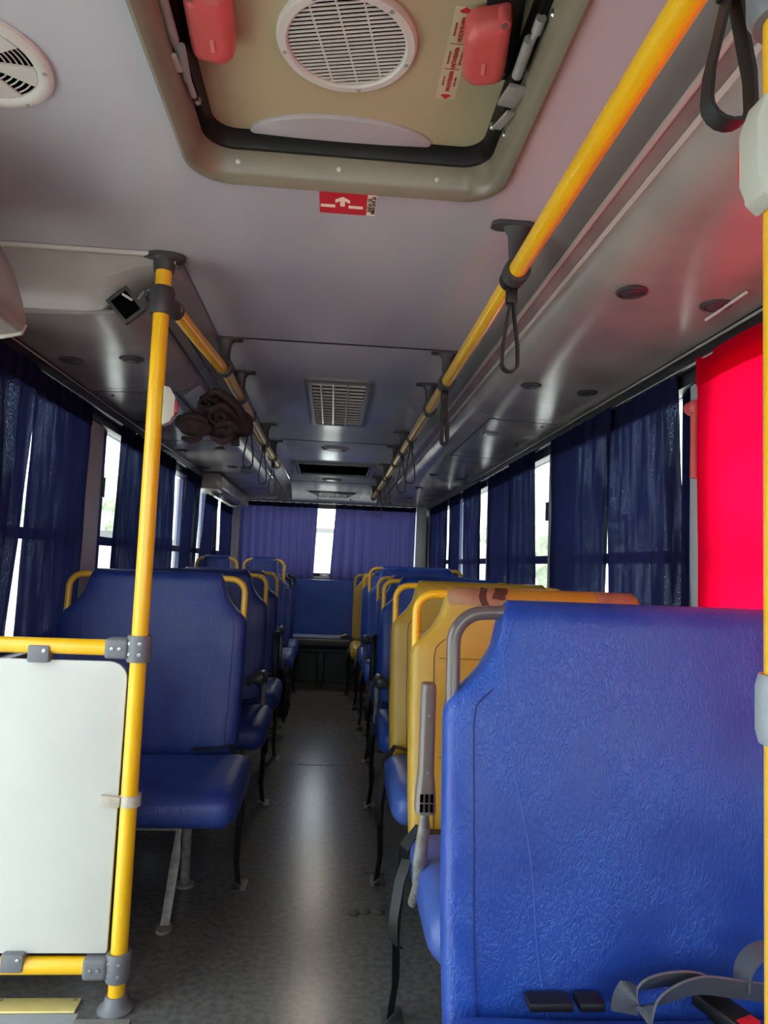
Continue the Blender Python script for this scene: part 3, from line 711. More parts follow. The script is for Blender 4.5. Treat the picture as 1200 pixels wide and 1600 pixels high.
def strap(x, y, z, label, L_=.19, w=.048, tw=.022, tilt=0, slack=0):
    t = thing('hanging_strap', (x, y, z), label, 'strap', 'black hanging straps on the handrails')
    B().lathe((x, y-.014, z), (0, 1, 0), [(.0222, 0), (.028, 0), (.0285, .004), (.0285, .024), (.028, .028), (.0222, .028)], 18, cap=False).build('ring_clamp', M['black'], t)
    B().box(x-.013, x+.013, y-.011, y+.011, z-.062, z-.026).build('strap_block', M['black'], t, bevel=.003)
    h_ = L_
    pts = []
    top = z - .058
    for i in range(25):
        a = i/24*2*pi
        pts.append(None)
    loop = [(x-.004, y, top)] + [(x - w*.26, y, top - h_*.30), (x - w*.46, y, top - h_*.62)]
    c = (x, y, top - h_ + w*.5)
    loop += [Vector(c) + Vector((math.cos(a)*w/2, 0, math.sin(a)*w/2)) for a in [pi + i*pi/8 for i in range(9)]]
    loop += [(x + w*.46, y, top - h_*.62), (x + w*.26, y, top - h_*.30), (x+.004, y, top)]
    loop = [Vector((p[0] + tilt*(top-p[2]), p[1], p[2])) for p in loop]
    B().ribbon(loop, (0, 1, 0), tw, .0022 + slack).build('webbing_loop', M['belt'], t, smooth=60)
    return t
strap(XR_+.010, .70, ZR, 'large black hanging strap at the upper right corner', .150, .050, .022, -.02)
strap(XR_, 1.595+.02, ZR, 'black hanging strap below the near bracket of the right rail', .17, .038, .02)
strap(XR_, 2.62, ZR, 'black strap folded shut below the second bracket of the right rail', .17, .022, .03, .03, .004)
for y, l in ((3.75, 'first of the loops on the right rail past the folded strap'), (4.25, 'second of the loops on the right rail past the folded strap'), (5.35, 'third of the loops on the right rail past the folded strap'), (6.3, 'farthest black loop on the right rail')):
    strap(XR_, y, ZR, l, .19, .05, .016, 0, .001)
for y, l in ((3.42, 'black loop on the left rail with a buckle hanging at its bottom'), (4.12, 'middle one of the three black loops on the left rail'), (4.78, 'farthest black loop on the left rail')):
    t = strap(XL_, y, ZR, l, .19, .045, .016, 0, .001)
    if y < 3.6:
        B().box(XL_-.03, XL_+.022, y-.02, y+.02, ZR-.275, ZR-.245).build('buckle', M['black'], t, bevel=.004)
# left pole with partition
PX, PY = -.49, 1.90
gp = thing('grab_pole', (PX, PY, 0), 'full height yellow grab pole standing beside the white partition', 'pole', 'yellow grab poles')
B().tube([(PX, PY, .03), (PX+.001, PY-.004, 1.0), (PX+.003, PY-.012, ZC-.03)], .021, 24).build('pole', M['yellow'], gp)
B().lathe((PX, PY, 0), (0, 0, 1), [(.044, .0005), (.044, .006), (.040, .010), (.031, .018), (.027, .034), (.025, .038)], 24).build('floor_flange', M['grey'], gp)
B().loft([[(PX + .003 + a*math.cos(2*pi*k/24), PY - .012 + c*math.sin(2*pi*k/24), z) for k in range(24)] for a, c, z in ((.056, .035, ZC-.0005), (.056, .035, ZC-.012), (.030, .028, ZC-.018), (.027, .026, ZC-.045))]).build('ceiling_flange', M['dgrey'], gp)
B().lathe((PX+.003, PY-.012, ZR-.05), (0, 0, 1), [(.0212, 0), (.030, 0), (.033, .01), (.033, .065), (.029, .075), (.0212, .075)], 24, cap=False).build('rail_clamp', M['dgrey'], gp)
B().tube([(PX+.01, PY, ZR-.014), (-.463, 1.955, ZR-.015)], .0265, 16).build('rail_socket', M['dgrey'], gp)
for z in (.897, .107):
    c = B().lathe((PX, PY, z-.034), (0, 0, 1), [(.0214, 0), (.029, 0), (.031, .006), (.031, .062), (.029, .068), (.0214, .068)], 24, cap=False).build('rail_clamp', M['grey'], gp)
    B().obox((PX-.052, PY, z), (1, 0, 0), (0, 1, 0), (0, 0, 1), .03, .026, .026).build('clamp_socket', M['grey'], c, bevel=.010, seg=3)
    for dx, dz in ((-.062, 0), (-.043, 0), (-.018, .014), (-.018, -.014), (.008, .014), (.008, -.014)):
        yy = PY - .0285 if dx < -.03 else PY - math.sqrt(max(.031**2 - dx*dx, 0))
        B().lathe((PX+dx, yy+.001, z+dz), (0, -1, 0), [(.0045, -.002), (.0045, .0015), (.002, .0018), (.002, .0005)], 10).build('clamp_screw', M['chrome'], c)
for px, lab in ((.021, None),):
    pass
B().loft([[(PX + .004 + .026*math.cos(2*pi*k/16), PY + .026*math.sin(2*pi*k/16), z) for k in range(16)] for z in (.499, .512, .527)]).build('tape_wrap', M['tie'], gp)
B().obox((PX-.044, PY-.008, .512), (1, 0, -.1), (0, 1, 0), (.1, 0, 1), .026, .012, .014).build('tape_tail', M['tie'], gp, bevel=.006)
pt = thing('partition', (-.8, PY, .1), 'white partition panel between two yellow rails at the lower left', 'partition')
for z in (.897, .107): B().tube([(-1.04, PY, z), (PX-.075, PY, z)], .0205, 20).build('yellow_rail', M['yellow'], pt)
poly = [p for p in rrect(-1.04, -.515, .138, .862, .045, 6) if p[1] > .5] + [(-1.04, .138), (-.522, .138), (-.519, .145)]
B().prism(poly, lambda x, z, y: Vector((x, y, z)), PY-.006, PY+.006).build('panel', M['panel'], pt, bevel=.002)
for x, z, dz in ((-.735, .878, -1), (-.742, .122, 1)):
    B().box(x-.027, x+.027, PY-.026, PY+.026, z-.022, z+.022).build('panel_clip', M['grey'], pt, bevel=.006)
    B().lathe((x+.015, PY-.0265, z+.009), (0, -1, 0), [(.005, -.001), (.005, .0015), (.002, .002)], 10).build('clip_screw', M['chrome'], pt)
def stop_button(c, d, label, group, hwid=.022, k=1, ku=1):
    t = thing('stop_button', c, label, 'button', group); c = Vector(c)
    d = Vector(d).normalized(); e = Vector((-d.y, d.x, 0))      # d: the way the push button faces
    B().prism([(0, -.062), (.022, -.05), (.022, -.044), (.031, -.030), (.031, .025), (.016, .052), (0, .056)], lambda u, v, q: c + d*u*ku + e*q + Vector((0, 0, v*k)), -hwid, hwid).build('housing', M['offw'], t, bevel=.003)
    (B().obox(c + d*.033 + Vector((0, 0, -.004)), d, e, (0, 0, 1), .0035, .012, .016) if ku == 1 else B().obox(c + d*.008 - e*(hwid+.002) + Vector((0, 0, -.004)), d, e, (0, 0, 1), .006, .003, .014)).build('push_button', M['bred'], t, bevel=.002)
    return t
stop_button((PX+.024, PY-.009, 1.540), (1, .1, 0), 'off white stop button box with red button on the left pole', 'stop buttons', .019, .9)
# right pole just inside the frame
RX, RY = .375, .55
gp2 = thing('grab_pole', (RX, RY, 0), 'yellow grab pole cut off by the right edge of the picture', 'pole', 'yellow grab poles')
B().tube([(RX, RY, .03), (RX, RY, ZC-.03)], .021, 24).build('pole', M['yellow'], gp2)
B().lathe((RX, RY, 0), (0, 0, 1), [(.052, .0005), (.052, .008), (.03, .03), (.026, .06)], 24).build('floor_flange', M['grey'], gp2)
B().lathe((RX, RY, ZC), (0, 0, -1), [(.052, .0005), (.052, .012), (.03, .018), (.027, .045)], 24).build('ceiling_flange', M['dgrey'], gp2)
B().lathe((RX, RY, 1.62), (0, 0, 1), [(.0214, 0), (.029, 0), (.034, .01), (.034, .09), (.029, .10), (.0214, .10)], 24, cap=False).build('rail_clamp', M['grey'], gp2)
B().lathe((RX, RY, 1.005), (0, 0, 1), [(.0214, 0), (.025, 0), (.0275, .01), (.0275, .045), (.025, .055), (.0214, .055)], 24, cap=False).build('rail_clamp', mat('pale_grey_clamp', (150, 156, 164), .4), gp2)
sb = stop_button((RX-.0222, RY, 1.50), (-1, 0, 0), 'off white stop button box on the right pole at the picture edge', 'stop buttons', .014, .84, .52)

# ================================================================== SEATS
def interp(tab, z):
    if z <= tab[0][0]: return tab[0][1]
    for (a, p), (c, q) in zip(tab[:-1], tab[1:]):
        if z <= c: return p + (q-p)*(z-a)/(c-a)
    return tab[-1][1]
SE = 5.0
class Back:
    def __init__(s, hw, ztop=1.088, head=.09, z0=.44, xo=0, sh=.93):
        s.hw, s.zt, s.z0, s.xo, s.sh = hw, ztop, z0, xo, sh
        k = ztop - 1.088
        s.tab = [(z0, hw-.006), (.6, hw), (sh-.03, hw), (sh, hw-.005), (sh+.02, hw-.03*head/.09), (sh+.045, hw-.055*head/.09), (sh+.08, hw-.077*head/.09), (sh+.12, hw-.087*head/.09), (ztop-.02, hw-.09*head/.09), (ztop, hw-.105*head/.09)]
        s.tt = [(z0, .048), (.52, .058), (.8, .052), (ztop-.05, .043), (ztop, .043)]
    def yc(s, z): return .058 + .13*(z-.45)
    def t(s, z):
        t = interp(s.tt, z)
        e = (z - (s.zt-.035))/.035
        return t*math.sqrt(max(1-e*e, .0)) if e > 0 else t
    def w(s, z): return interp(s.tab, z)
    def fy(s, x, z):      # y of the front face
        w, t = s.w(z), s.t(z)
        return s.yc(z) - t*max(1-min(abs(x)/w, 1)**SE, 0)**(1/SE)
    def mesh(s, n=48):
        zs = [s.z0, s.z0+.02, .50, .56, .64, .72, .8, .86] + [s.sh-.03 + i*.0125 for i in range(int((s.zt-.036-s.sh+.03)/.0125))] + [s.zt-.035*(1-q) for q in (0, .3, .55, .75, .88, .96, .995)]
        rings = []
        for z in zs:
            w, t, yc = s.w(z), s.t(z), s.yc(z)
            if z < s.z0+.01: t *= .8
            r = []
            for k in range(n):
                a = 2*pi*k/n; c, si = math.cos(a), math.sin(a)
                r.append((s.xo + w*math.copysign(abs(c)**(2/SE), c), yc + t*math.copysign(abs(si)**(2/SE), si), z))
            rings.append(r)
        return B().loft(rings)
    def seam(s, xs, z0, z1, n=24):
        pts = []
        for i in range(n+1):
            z = z0 + (z1-z0)*i/n; x = xs(z) if callable(xs) else xs
            pts.append((s.xo + x, s.fy(x, z) - .0006, z))
        return pts
def cushion(hw, yb=.01, depth=.45, zc=.425, hz=.068):
    yc, hy = yb - depth/2, depth/2
    rings = []
    N_ = 36
    xs = [-1, -.995, -.98, -.955, -.92, -.85, -.5, 0, .5, .85, .92, .955, .98, .995, 1]
    for u in xs:
        e = max((abs(u)*hw - (hw-.045))/.045, 0); k = math.sqrt(max(1 - e*e*.72, 0)) if e < 1 else .53
        dip = -.010*(1-u*u)
        r = []
        for j in range(N_):
            a = 2*pi*j/N_; c, si = math.cos(a), math.sin(a)
            y = math.copysign(abs(c)**(2/3.6), c); z = math.copysign(abs(si)**(2/3.0), si)
            r.append((u*hw, yc + y*hy*(1-(1-k)*.35), zc + z*hz*k + (dip if z > 0 else 0) + (-.010*(-y) if y < 0 else 0)))
        rings.append(r)
    return B().loft(rings)
def grab(b, back, s, r=.0105, zb=None, reach=.075):
    x0 = back.xo + s*(back.hw - .014); zb = zb or back.sh - .012; y = back.yc(back.sh+.06)
    zt = back.zt - .022
    pts = [(x0, back.yc(zb), zb), (x0, back.yc(zb+.04), zb+.04), (x0, y, zt-.055)]
    pts += arc((x0 - s*.05, y, zt-.05), (s, 0, 0), (0, 0, 1), .05, .15, pi/2, 7)
    pts += [(x0 - s*reach, y+.002, zt+.001), (x0 - s*(reach+.03), y+.004, zt)]
    return b.tube(pts, r, 12)
def seat(name, label, hw=.35, mback='blue', mcush=None, mhandle='yellow', aisle=-1, arm=None, stitch='stitchb', twin=False, legs=True, handle_low=0, group='double bus seats', belt=True, zt=1.088, grabs=(-1, 1)):
    t = thing(name, (0, 0, 0), label, 'bus seat', group)
    if twin:
        backs = [Back(.155, zt+.01, .066, xo=-.165), Back(.155, zt+.01, .066, xo=.165)]
    else: backs = [Back(hw, zt)]
    for bk in backs:
        bo = bk.mesh().build('backrest', M[mback], t, local=True, smooth=60)
        for s in (-1, 1):
            ins = .040 if mback != 'yel' else .058
            xs = lambda z, s=s, bk=bk: s*(bk.w(z) - ins*min(1, bk.hw/.3))
            B().tube(bk.seam(xs, bk.z0+.03, bk.sh+.02, 40), .0011, 6).build('seam_line', M[stitch], bo)
            if not twin and mback != 'yel':
                xs2 = lambda z, s=s, bk=bk: s*(bk.hw - .083 - (.126*(1.0-z) if z < 1 else .35*(z-1.0)) + .004*math.sin((z-.5)*22))
                B().tube(bk.seam(xs2, bk.z0+.03, bk.zt-.03, 34), .0007, 6).build('seam_line', M['thread2'] if mback != 'yel' else M[stitch], bo)
            if s in grabs: grab(B(), bk, s, .0115 if not twin else .0105, reach=.075 if not twin else .058).build('grab_handle', M[mhandle], t)
        if mback == 'yel':
            for z in (.655, .90): B().tube([(bk.xo + bk.hw*q, bk.fy(bk.hw*q, z)-.0006, z) for q in [-.80 + 1.60*i/20 for i in range(21)]], .0010, 6).build('seam_line', M[stitch], bo)
    for cx_, ch in (((0, hw),) if not twin else ((-.165, .15), (.165, .15))):
        ex = 0 if twin else .006 if arm == 'up' else (.024 if aisle < 0 else .062)      # the cushion is a little wider than the back on the aisle side
        cx_ += aisle*ex/2; ch += ex/2
        cu = cushion(ch-.004, zc=.425 + (.053 if mhandle == 'brown' else .014 if arm == 'up' else 0))
        cu.v = [(x+cx_, y, z) for x, y, z in cu.v]
        co = cu.build('seat_cushion', M[mcush or mback], t, smooth=60)
    # frame under the cushion
    B().box(-hw+.03, hw-.03, -.30, -.02, .345, .362).build('seat_frame', M['black'], t, bevel=.006)
    xa = aisle*(hw-.16)
    if legs:
        lg = B().tube([(xa, .05, .33), (xa, .07, .0)], .0165, 14).build('leg', M['steel'], t)
        B().lathe((xa, .07, .0), (0, 0, 1), [(.034, .0005), (.034, .006), (.02, .01)], 16).build('foot_plate', M['steel'], lg)
        lg = B().loft([[(xa+u*w, y+v*.006, z) for u, v in ((-1, -1), (1, -1), (1, 1), (-1, 1))] for w, y, z in ((.010, -.06, .33), (.010, -.10, .22), (.015, -.115, .17), (.014, -.22, .015), (.014, -.22, .004))]).build('leg', M['steel'], t, bevel=.003)
        B().loft([[(xa + .024*math.cos(2*pi*k/16), -.235 + .032*math.sin(2*pi*k/16), z) for k in range(16)] for z in (.0005, .010)]).build('foot_plate', M['steel'], lg)
        B().box(*sorted((xa, -aisle*(hw+.02))), -.065, -.045, .232, .25).build('cross_bar', M['steel'], t, bevel=.003)
    # arm rest on the aisle side
    ax = aisle*(hw+.018)
    if arm == 'up':
        ax = aisle*(hw-.002)
        a_ = B().loft([[(ax + u*w, y + v*.023, z) for u, v in ((-1, -.6), (-.6, -1), (.6, -1), (1, -.6), (1, .6), (.6, 1), (-.6, 1), (-1, .6))] for w, y, z in ((.014, -.235, .885), (.016, -.236, .87), (.0165, -.238, .70), (.021, -.240, .655), (.022, -.242, .62), (.021, -.242, .612))]).build('armrest', M['arm'], t, bevel=.003)
        for i in (-1, 0, 1):
            for zz in (.628, .648): B().box(ax+i*.011-.003, ax+i*.011+.003, -.268, -.262, zz-.008, zz+.008).build('slot', M['dark'], a_, smooth=0)
        for zz in (.82, .70): B().lathe((ax, -.262, zz), (0, -1, 0), [(.003, -.004), (.003, .0005)], 8).build('screw', M['strut'], a_)
        B().tube([(ax, -.242, .62), (ax, -.24, .58), (ax+.004*aisle, -.22, .50), (ax, -.18, .43), (ax, -.1, .36)], [.008, .013, .015, .013, .012], 12).build('armrest_stem', M['steel'], t)
    elif arm in ('down', 'tilt'):
        up = .10 if arm == 'down' else .24
        pts = [(ax, -.02, .58), (ax, -.12, .585 + up*.4), (ax, -.24, .585 + up), (ax, -.28, .57 + up)]
        if arm == 'tilt': pts = [(ax, .0, .47), (ax, -.06, .58), (ax, -.09, .69), (ax, -.08, .72)]
        rings = []
        for i, p in enumerate(pts):
            ww = (.016, .021, .021, .012)[i]; hh = (.015, .02, .022, .012)[i]
            rings.append([(p[0] + ww*math.cos(2*pi*k/12), p[1] - hh*.3*math.sin(2*pi*k/12), p[2] + hh*math.sin(2*pi*k/12)) for k in range(12)])
        if arm == 'tilt':
            rings = [[(ax + u*.017, y + v*w_, z) for u, v in ((-1, -.5), (-.5, -1), (.5, -1), (1, -.5), (1, .5), (.5, 1), (-.5, 1), (-1, .5))] for y, z, w_ in ((-.14, .50, .012), (-.135, .51, .022), (-.10, .74, .022), (-.098, .75, .012))]
        if arm == 'down':
            wd = [(.020, .004), (.016, .026), (.002, .036), (-.018, .028), (-.050, .002), (-.070, -.024), (-.064, -.030), (-.034, -.020), (-.012, -.026), (.012, -.024)]
            rings = [[(ax + aisle*(u*k), y, .60 + dz + v*k) for u, v in wd] for y, k, dz in ((-.285, .5, .03), (-.28, .8, .03), (-.265, 1, .03), (-.15, 1, .02), (-.05, .9, .0), (-.04, .6, .0))]
        B().loft(rings).build('armrest', M['armblk'] if arm == 'down' else M['black'], t, smooth=60)
        B().tube([(ax, -.10, .60 if arm == 'down' else .52), (ax, -.09, .50), (ax, -.05, .37)], .010, 10).build('armrest_stem', M['steel'], t)
    if belt:
        xb = aisle*(hw-.06)
        be = B().ribbon([(xb-aisle*.09, -.02, .487), (xb-aisle*.04, -.03, .492), (xb, -.035, .494), (xb+aisle*.045, -.035, .505), (xb+aisle*.075, -.04, .46), (xb+aisle*.08, -.02, .36), (xb+aisle*.082, .02, .22), (xb+aisle*.075, .05, .10), (xb+aisle*.085, .06, .012)], [(0, 1, 0)]*3 + [(aisle*.2, 1, 0), (aisle*.5, .8, 0)] + [(aisle*.6, -.8, 0)]*4, .034).build('seat_belt', M['belt'], t, smooth=60)
        B().box(xb+aisle*.085-.022, xb+aisle*.085+.03, .02, .11, .0005, .006).build('belt_anchor', M['dgrey'], be, bevel=.002)
        B().ribbon([(xb+aisle*.07, -.06, .44), (xb+aisle*.09, -.09, .40), (xb+aisle*.102, -.11, .33), (xb+aisle*.10, -.10, .27), (xb+aisle*.085, -.07, .25)], (aisle*.55, .8, .1), .030).build('belt_tail', M['belt'], be, smooth=60)
        B().box(-.11, -.03, -.045, -.006, .475, .512).build('buckle', M['black'], be, bevel=.005)
    return t
def put(t, x, y, z=0): t.location = (x, y, z); return t

R = []
s1 = put(seat('bus_seat', 'nearest blue bus seat on the right with grey grab handle', .35, 'blue', mhandle='brown', belt=False, legs=True), .19+.35, 1.02)
put(seat('bus_seat', 'yellow bus seat with brown tape patches behind the nearest blue seat', .362, 'yel', 'slate', 'yellow', arm='up', stitch='stitchy', grabs=(-1,)), .222+.362, 1.79)
y2 = [o for o in bpy.data.objects if o.type == 'EMPTY' and o.get('label', '').startswith('yellow bus seat with brown')][0]
# tape patches over the top edge of the yellow seat
bk = Back(.362)
def over(x, s_):            # s_ runs up the front face, over the top and down the back
    if s_ < 1: z = 1.0 + (bk.zt-.0005-1.0)*s_; return Vector((x, bk.fy(x, z) - .0013, z + (.001 if s_ > .9 else 0)))
    z = bk.zt-.0005 - .08*(s_-1); return Vector((x, 2*bk.yc(z) - bk.fy(x, z) + .0013, z+.001))
def patch(x0, x1, s0, s1, name, m, parent, push=0):
    def fn(u, v):
        p = over(x0 + (x1-x0)*u + .006*math.sin(v*9+x0*60), s0 + (s1-s0)*v + .02*math.sin(u*7)); return p + Vector((0, -push if s0 + (s1-s0)*v < 1 else push, push))
    return B().grid(fn, 10, 24).build(name, M[m], parent, local=True)
pb = [c for c in y2.children if c.name.startswith('backrest')][0]
for a in ((-.262, -.10, .45, 1.8, 'tape_patch', 'patch', 0), (-.178, -.158, .35, 1.5, 'torn_hole', 'hole', .0008), (-.142, -.106, .66, 1.4, 'torn_hole', 'hole', .0008), (.15, .255, .5, 1.8, 'tape_patch', 'patch', 0)):
    o = patch(*a[:4], a[4], a[5], pb, a[6])
put(seat('bus_seat', 'second yellow bus seat with faded blue cushion in the third row', .345, 'yel', 'slate', 'yellow', stitch='stitchy'), .236+.345, 2.56)
put(seat('bus_seat', 'blue bus seat directly behind the second yellow seat', .34, 'blue', mhandle='yellow', arm='down'), .25+.34, 3.36)
put(seat('bus_seat', 'blue bus seat in the fifth row on the right with dark tilted armrest', .33, 'blue', mhandle='yellow', arm='tilt'), .275+.33, 4.13)
put(seat('bus_seat', 'tall blue bus seat in the sixth row on the right', .345, 'blue', mhandle='yellow', arm='down', zt=1.12), .265+.345, 4.92, .02)
put(seat('bus_seat', 'blue bus seat in the seventh row on the right', .345, 'blue', mhandle='yellow', zt=1.06), .255+.345, 5.62, .02)
put(seat('bus_seat', 'far olive yellow bus seat with yellow cushion next to the rear bench', .36, 'yel', 'yel', 'yellow2', stitch='stitchy', zt=1.07), .205+.36, 6.22)
put(seat('bus_seat', 'front shade-toned blue bus seat on the left behind the white partition', .33, 'navy', mhandle='yellow2', aisle=1), -.30-.33, 2.52)
put(seat('bus_seat', 'shade-toned blue bus seat in the second row on the left with black armrest', .33, 'navy', mhandle='yellow2', aisle=1, arm='down'), -.30-.33, 3.38)
put(seat('bus_seat', 'shade-toned blue bus seat in the third row on the left', .33, 'navy', mhandle='yellow2', aisle=1, arm='tilt'), -.305-.33, 4.14)
put(seat('bus_seat', 'shade-toned blue twin bus seat with two narrow headrests and four yellow handles', .31, 'navy', mhandle='yellow2', aisle=1, twin=True, zt=1.10, arm='down'), -.64, 4.92, .06)
put(seat('bus_seat', 'shade-toned blue bus seat with dark handles in the fifth row on the left', .33, 'navy', mhandle='black', aisle=1, zt=1.04), -.305-.33, 5.6)
put(seat('bus_seat', 'shade-toned blue bus seat with dark handles at the rear left', .33, 'navy', mhandle='black', aisle=1, zt=1.04), -.305-.33, 6.25)
# belts lying on the nearest right seat
sx_, sy_ = s1.location.x, s1.location.y
cu = [c for c in s1.children if c.name.startswith('seat_cushion')][0]
W3 = lambda *p: Vector(p)
t = tag(bpy.data.objects.new('seat_belt', None), 'charcoal seat belt crumpled on the nearest blue seat', 'seat belt'); t.location = (.62, .98, .49); COL.objects.link(t)
def smooth_path(P, n=6):
    out = []
    for i in range(len(P)-1):
        p0, p1, p2, p3 = P[max(i-1, 0)], P[i], P[i+1], P[min(i+2, len(P)-1)]
        for k in range(n):
            u = k/n; out.append(.5*((2*p1) + (p2-p0)*u + (2*p0-5*p1+4*p2-p3)*u*u + (3*p1-p0-3*p2+p3)*u**3))
    return out + [P[-1]]
pts = smooth_path([at(975, 1582, y=.985), at(985, 1552, y=.98), at(1030, 1532, y=.975), at(1085, 1532, y=.98), at(1130, 1560, y=.985)])
B().ribbon(pts, [Vector((.95, -.2, .5)).lerp(Vector((.1, -.6, .8)), i/(len(pts)-1)) for i in range(len(pts))], .036).build('webbing', M['beltg'], t, smooth=60)
pts = smooth_path([at(1005, 1590, y=.955), at(1035, 1562, y=.955), at(1090, 1540, y=.955), at(1150, 1545, y=.958), at(1225, 1556, y=.96)])
B().ribbon(pts, [Vector((.7, -.4, .6)).lerp(Vector((0, -.5, .9)), min(1, i/10)) for i in range(len(pts))], .036).build('webbing', M['beltg'], t, smooth=60)
lp = arc(at(1205, 1532, y=.965), (1, 0, 0), (0, 0, 1), .042, pi*1.05, pi*.15, 16)
B().ribbon(lp, (0, 1, 0), .036).build('webbing', M['beltg'], t, smooth=60)
bu = tag(bpy.data.objects.new('belt_buckle', None), 'black seat belt buckle with red release button at the lower right', 'buckle'); bu.location = at(1135, 1585, z=.545); COL.objects.link(bu)
c = at(1132, 1580, z=.553)
ux_ = Vector((.42, -.90, -.08)).normalized(); uz_ = Vector((.05, -.06, 1)); uy_ = uz_.cross(ux_).normalized(); uz_ = ux_.cross(uy_)
B().obox(c, ux_, uy_, uz_, .036, .021, .009).build('buckle_body', M['black'], bu, bevel=.004)
B().obox(c + ux_*.033 + uz_*.001, ux_, uy_, uz_, .008, .017, .0085).build('release_button', M['bred'], bu, bevel=.003)
for px0, px1, lab in ((826, 896, 'wide black buckle head between the nearest seat cushion and back'), (904, 945, 'small black buckle head between the nearest seat cushion and back')):
    a, c = at(px0, 1565, y=1.0), at(px1, 1565, y=1.0)
    tag(B().box(a.x, c.x, .994, 1.026, .5335, .546).build('belt_buckle', M['black'], bevel=.004), lab, 'buckle')
tag(B().ribbon(smooth_path([Vector((.555, .975, .5405)), Vector((.565, .93, .541)), Vector((.575, .86, .541)), Vector((.582, .80, .541))]), (1, 0, 0), .034).build('belt_strap', M['belt'], smooth=60), 'flat black strap lying over the edge of the nearest cushion', 'strap')

# rear bench
rbn = thing('rear_bench', (0, 7.0, 0), 'blue rear bench seat across the back of the bus', 'bench')
B().loft([[(x, y, z) for x, y in rrect(-.96, .96, yy-.05, yy+.05, .03, 4)] for yy, z in ((6.93, .44), (6.945, .6), (6.975, .93), (6.98, .965), (6.985, .98))]).build('backrest', M['blue'], rbn, smooth=40)
for x0, x1 in ((-.96, -.335), (-.33, .275), (.28, .96)):
    B().loft([[(x, y, z) for y, z in rrect(6.5, 6.92, .36, .455, .035, 5)] for x in (x0+.002, x1-.002)]).build('seat_cushion', M['black'] if abs(x0+x1) < .2 else M['navy'], rbn, smooth=40)
B().box(-.98, .98, 6.56, 6.85, .325, .36).build('seat_frame', M['black'], rbn, bevel=.004)
for x in (-.75, -.06, .62): B().box(x-.03, x+.03, 6.60, 6.64, .0005, .325).build('leg', M['black'], rbn, bevel=.004)
B().box(-1.05, 1.05, 6.95, 6.98, .0005, .42).build('kick_panel', M['black'], rbn, smooth=0)
fd = B().box(-.335, .11, 6.55, 6.80, .4556, .466).build('grey_board', mat('pale_blue_board', (150, 165, 205), .4), bevel=.002)
tag(fd, 'flat pale blue board lying on the rear bench', 'board')
B().tube([(.08, 6.60, .468), (.17, 6.68, .485)], .007, 8).build('tan_rod', M['ybase'], fd)
tag(B().ribbon([(.20, 6.47, .47), (.16, 6.40, .36), (.10, 6.34, .22), (.075, 6.31, .16)], (0, 1, 0), .03).build('belt_strap', M['belt']), 'black strap hanging down from the right end of the rear bench', 'strap')
# dark bag-like bundle hanging beside the rear left seats
def blob(name, c, rx, ry, rz, m, amp=.2, sc=9, sub=4):
    bm = bmesh.new(); bmesh.ops.create_icosphere(bm, subdivisions=sub, radius=1)
    for v in bm.verts:
        p = v.co.copy(); k = 1 + amp*noise.noise(p*sc*.2 + Vector(c)*7) + amp*.5*abs(noise.noise(p*sc*.45 + Vector(c)*3))
        v.co = Vector((p.x*rx*k, p.y*ry*k, p.z*rz*k)) + Vector(c)
    vs = [v.co.copy() for v in bm.verts]; fs = [[v.index for v in f.verts] for f in bm.faces]; bm.free()
    return vs, fs
vs, fs = blob('b', (-.262, 4.72, .27), .03, .09, .17, None)
tag(B().add(vs, fs).build('hanging_bag', M['belt'], smooth=60), 'black bag hanging low beside the aisle at the left seats', 'bag')

# brown garment over the left handrail
gm = thing('brown_garment', (-.48, 2.78, 1.68), 'dark brown garment bundled over the left handrail beside the pole', 'garment')
def cloth_lump(b, c, r, rot=0, seed=0):
    def fn(u, v):
        a = u*2*pi; e = (v-.5)*pi
        d = Vector((math.cos(e)*math.cos(a), math.cos(e)*math.sin(a), math.sin(e)))
        q = d*1.3 + Vector((seed, seed*.7, 0))
        k = 1 + .22*noise.noise(q) + .035*math.sin(6*(d.z*1.1 + d.x*.5) + 4*noise.noise(q*1.2))
        return Vector(c) + Matrix.Rotation(rot, 3, 'Y') @ Vector((d.x*r[0], d.y*r[1], d.z*r[2]))*k
    return b.grid(fn, 60, 36)
def fold(b, pix, y, r):          # a soft rolled fold lying over the bundle
    P = [Vector((0, 0, 0)) + at(px, py, y=yy) for (px, py), yy in zip(pix, y)]
    out = []
    for k in range(len(P)-1):
        p0, p1, p2, p3 = P[max(k-1, 0)], P[k], P[k+1], P[min(k+2, len(P)-1)]
        for i in range(6):
            u = i/6; out.append(.5*((2*p1) + (p2-p0)*u + (2*p0-5*p1+4*p2-p3)*u*u + (3*p1-p0-3*p2+p3)*u**3))
    out.append(P[-1]); n_ = len(out)
    return b.tube(out, [r*(.35 + .65*math.sin(pi*(.08 + .84*i/(n_-1)))) for i in range(n_)], 12)
def spiral(b, px, py, y, r0, turns, ph, depth=.07):
    c = at(px, py, y=y); ring = []; N_ = 44
    for i in range(N_+1):
        t_ = i/N_; a = ph + t_*turns*2*pi; r = r0*(1-.78*t_)
        ring.append((c.x + r*1.15*math.cos(a), c.z + r*.8*math.sin(a), r))
    lo = [(x, z) for x, z, r in ring]
    th = .0045
    inner = [(c.x + (x-c.x)*(1-th/max(r, .006)), c.z + (z-c.z)*(1-th/max(r, .006))) for x, z, r in ring]
    sec = lo + inner[::-1]
    return b.loft([[(x + .012*k, y - depth/2 + depth*k + .010*math.sin(x*90), z - .01*k) for x, z in sec] for k in (0, .34, .67, 1)])
body = B()
cloth_lump(body, at(350, 654, y=2.80), (.082, .06, .084), .35, 1)
cloth_lump(body, at(374, 664, y=2.84), (.055, .055, .055), .7, 3)
cloth_lump(body, at(330, 628, y=2.80), (.050, .05, .040), -.2, 5)
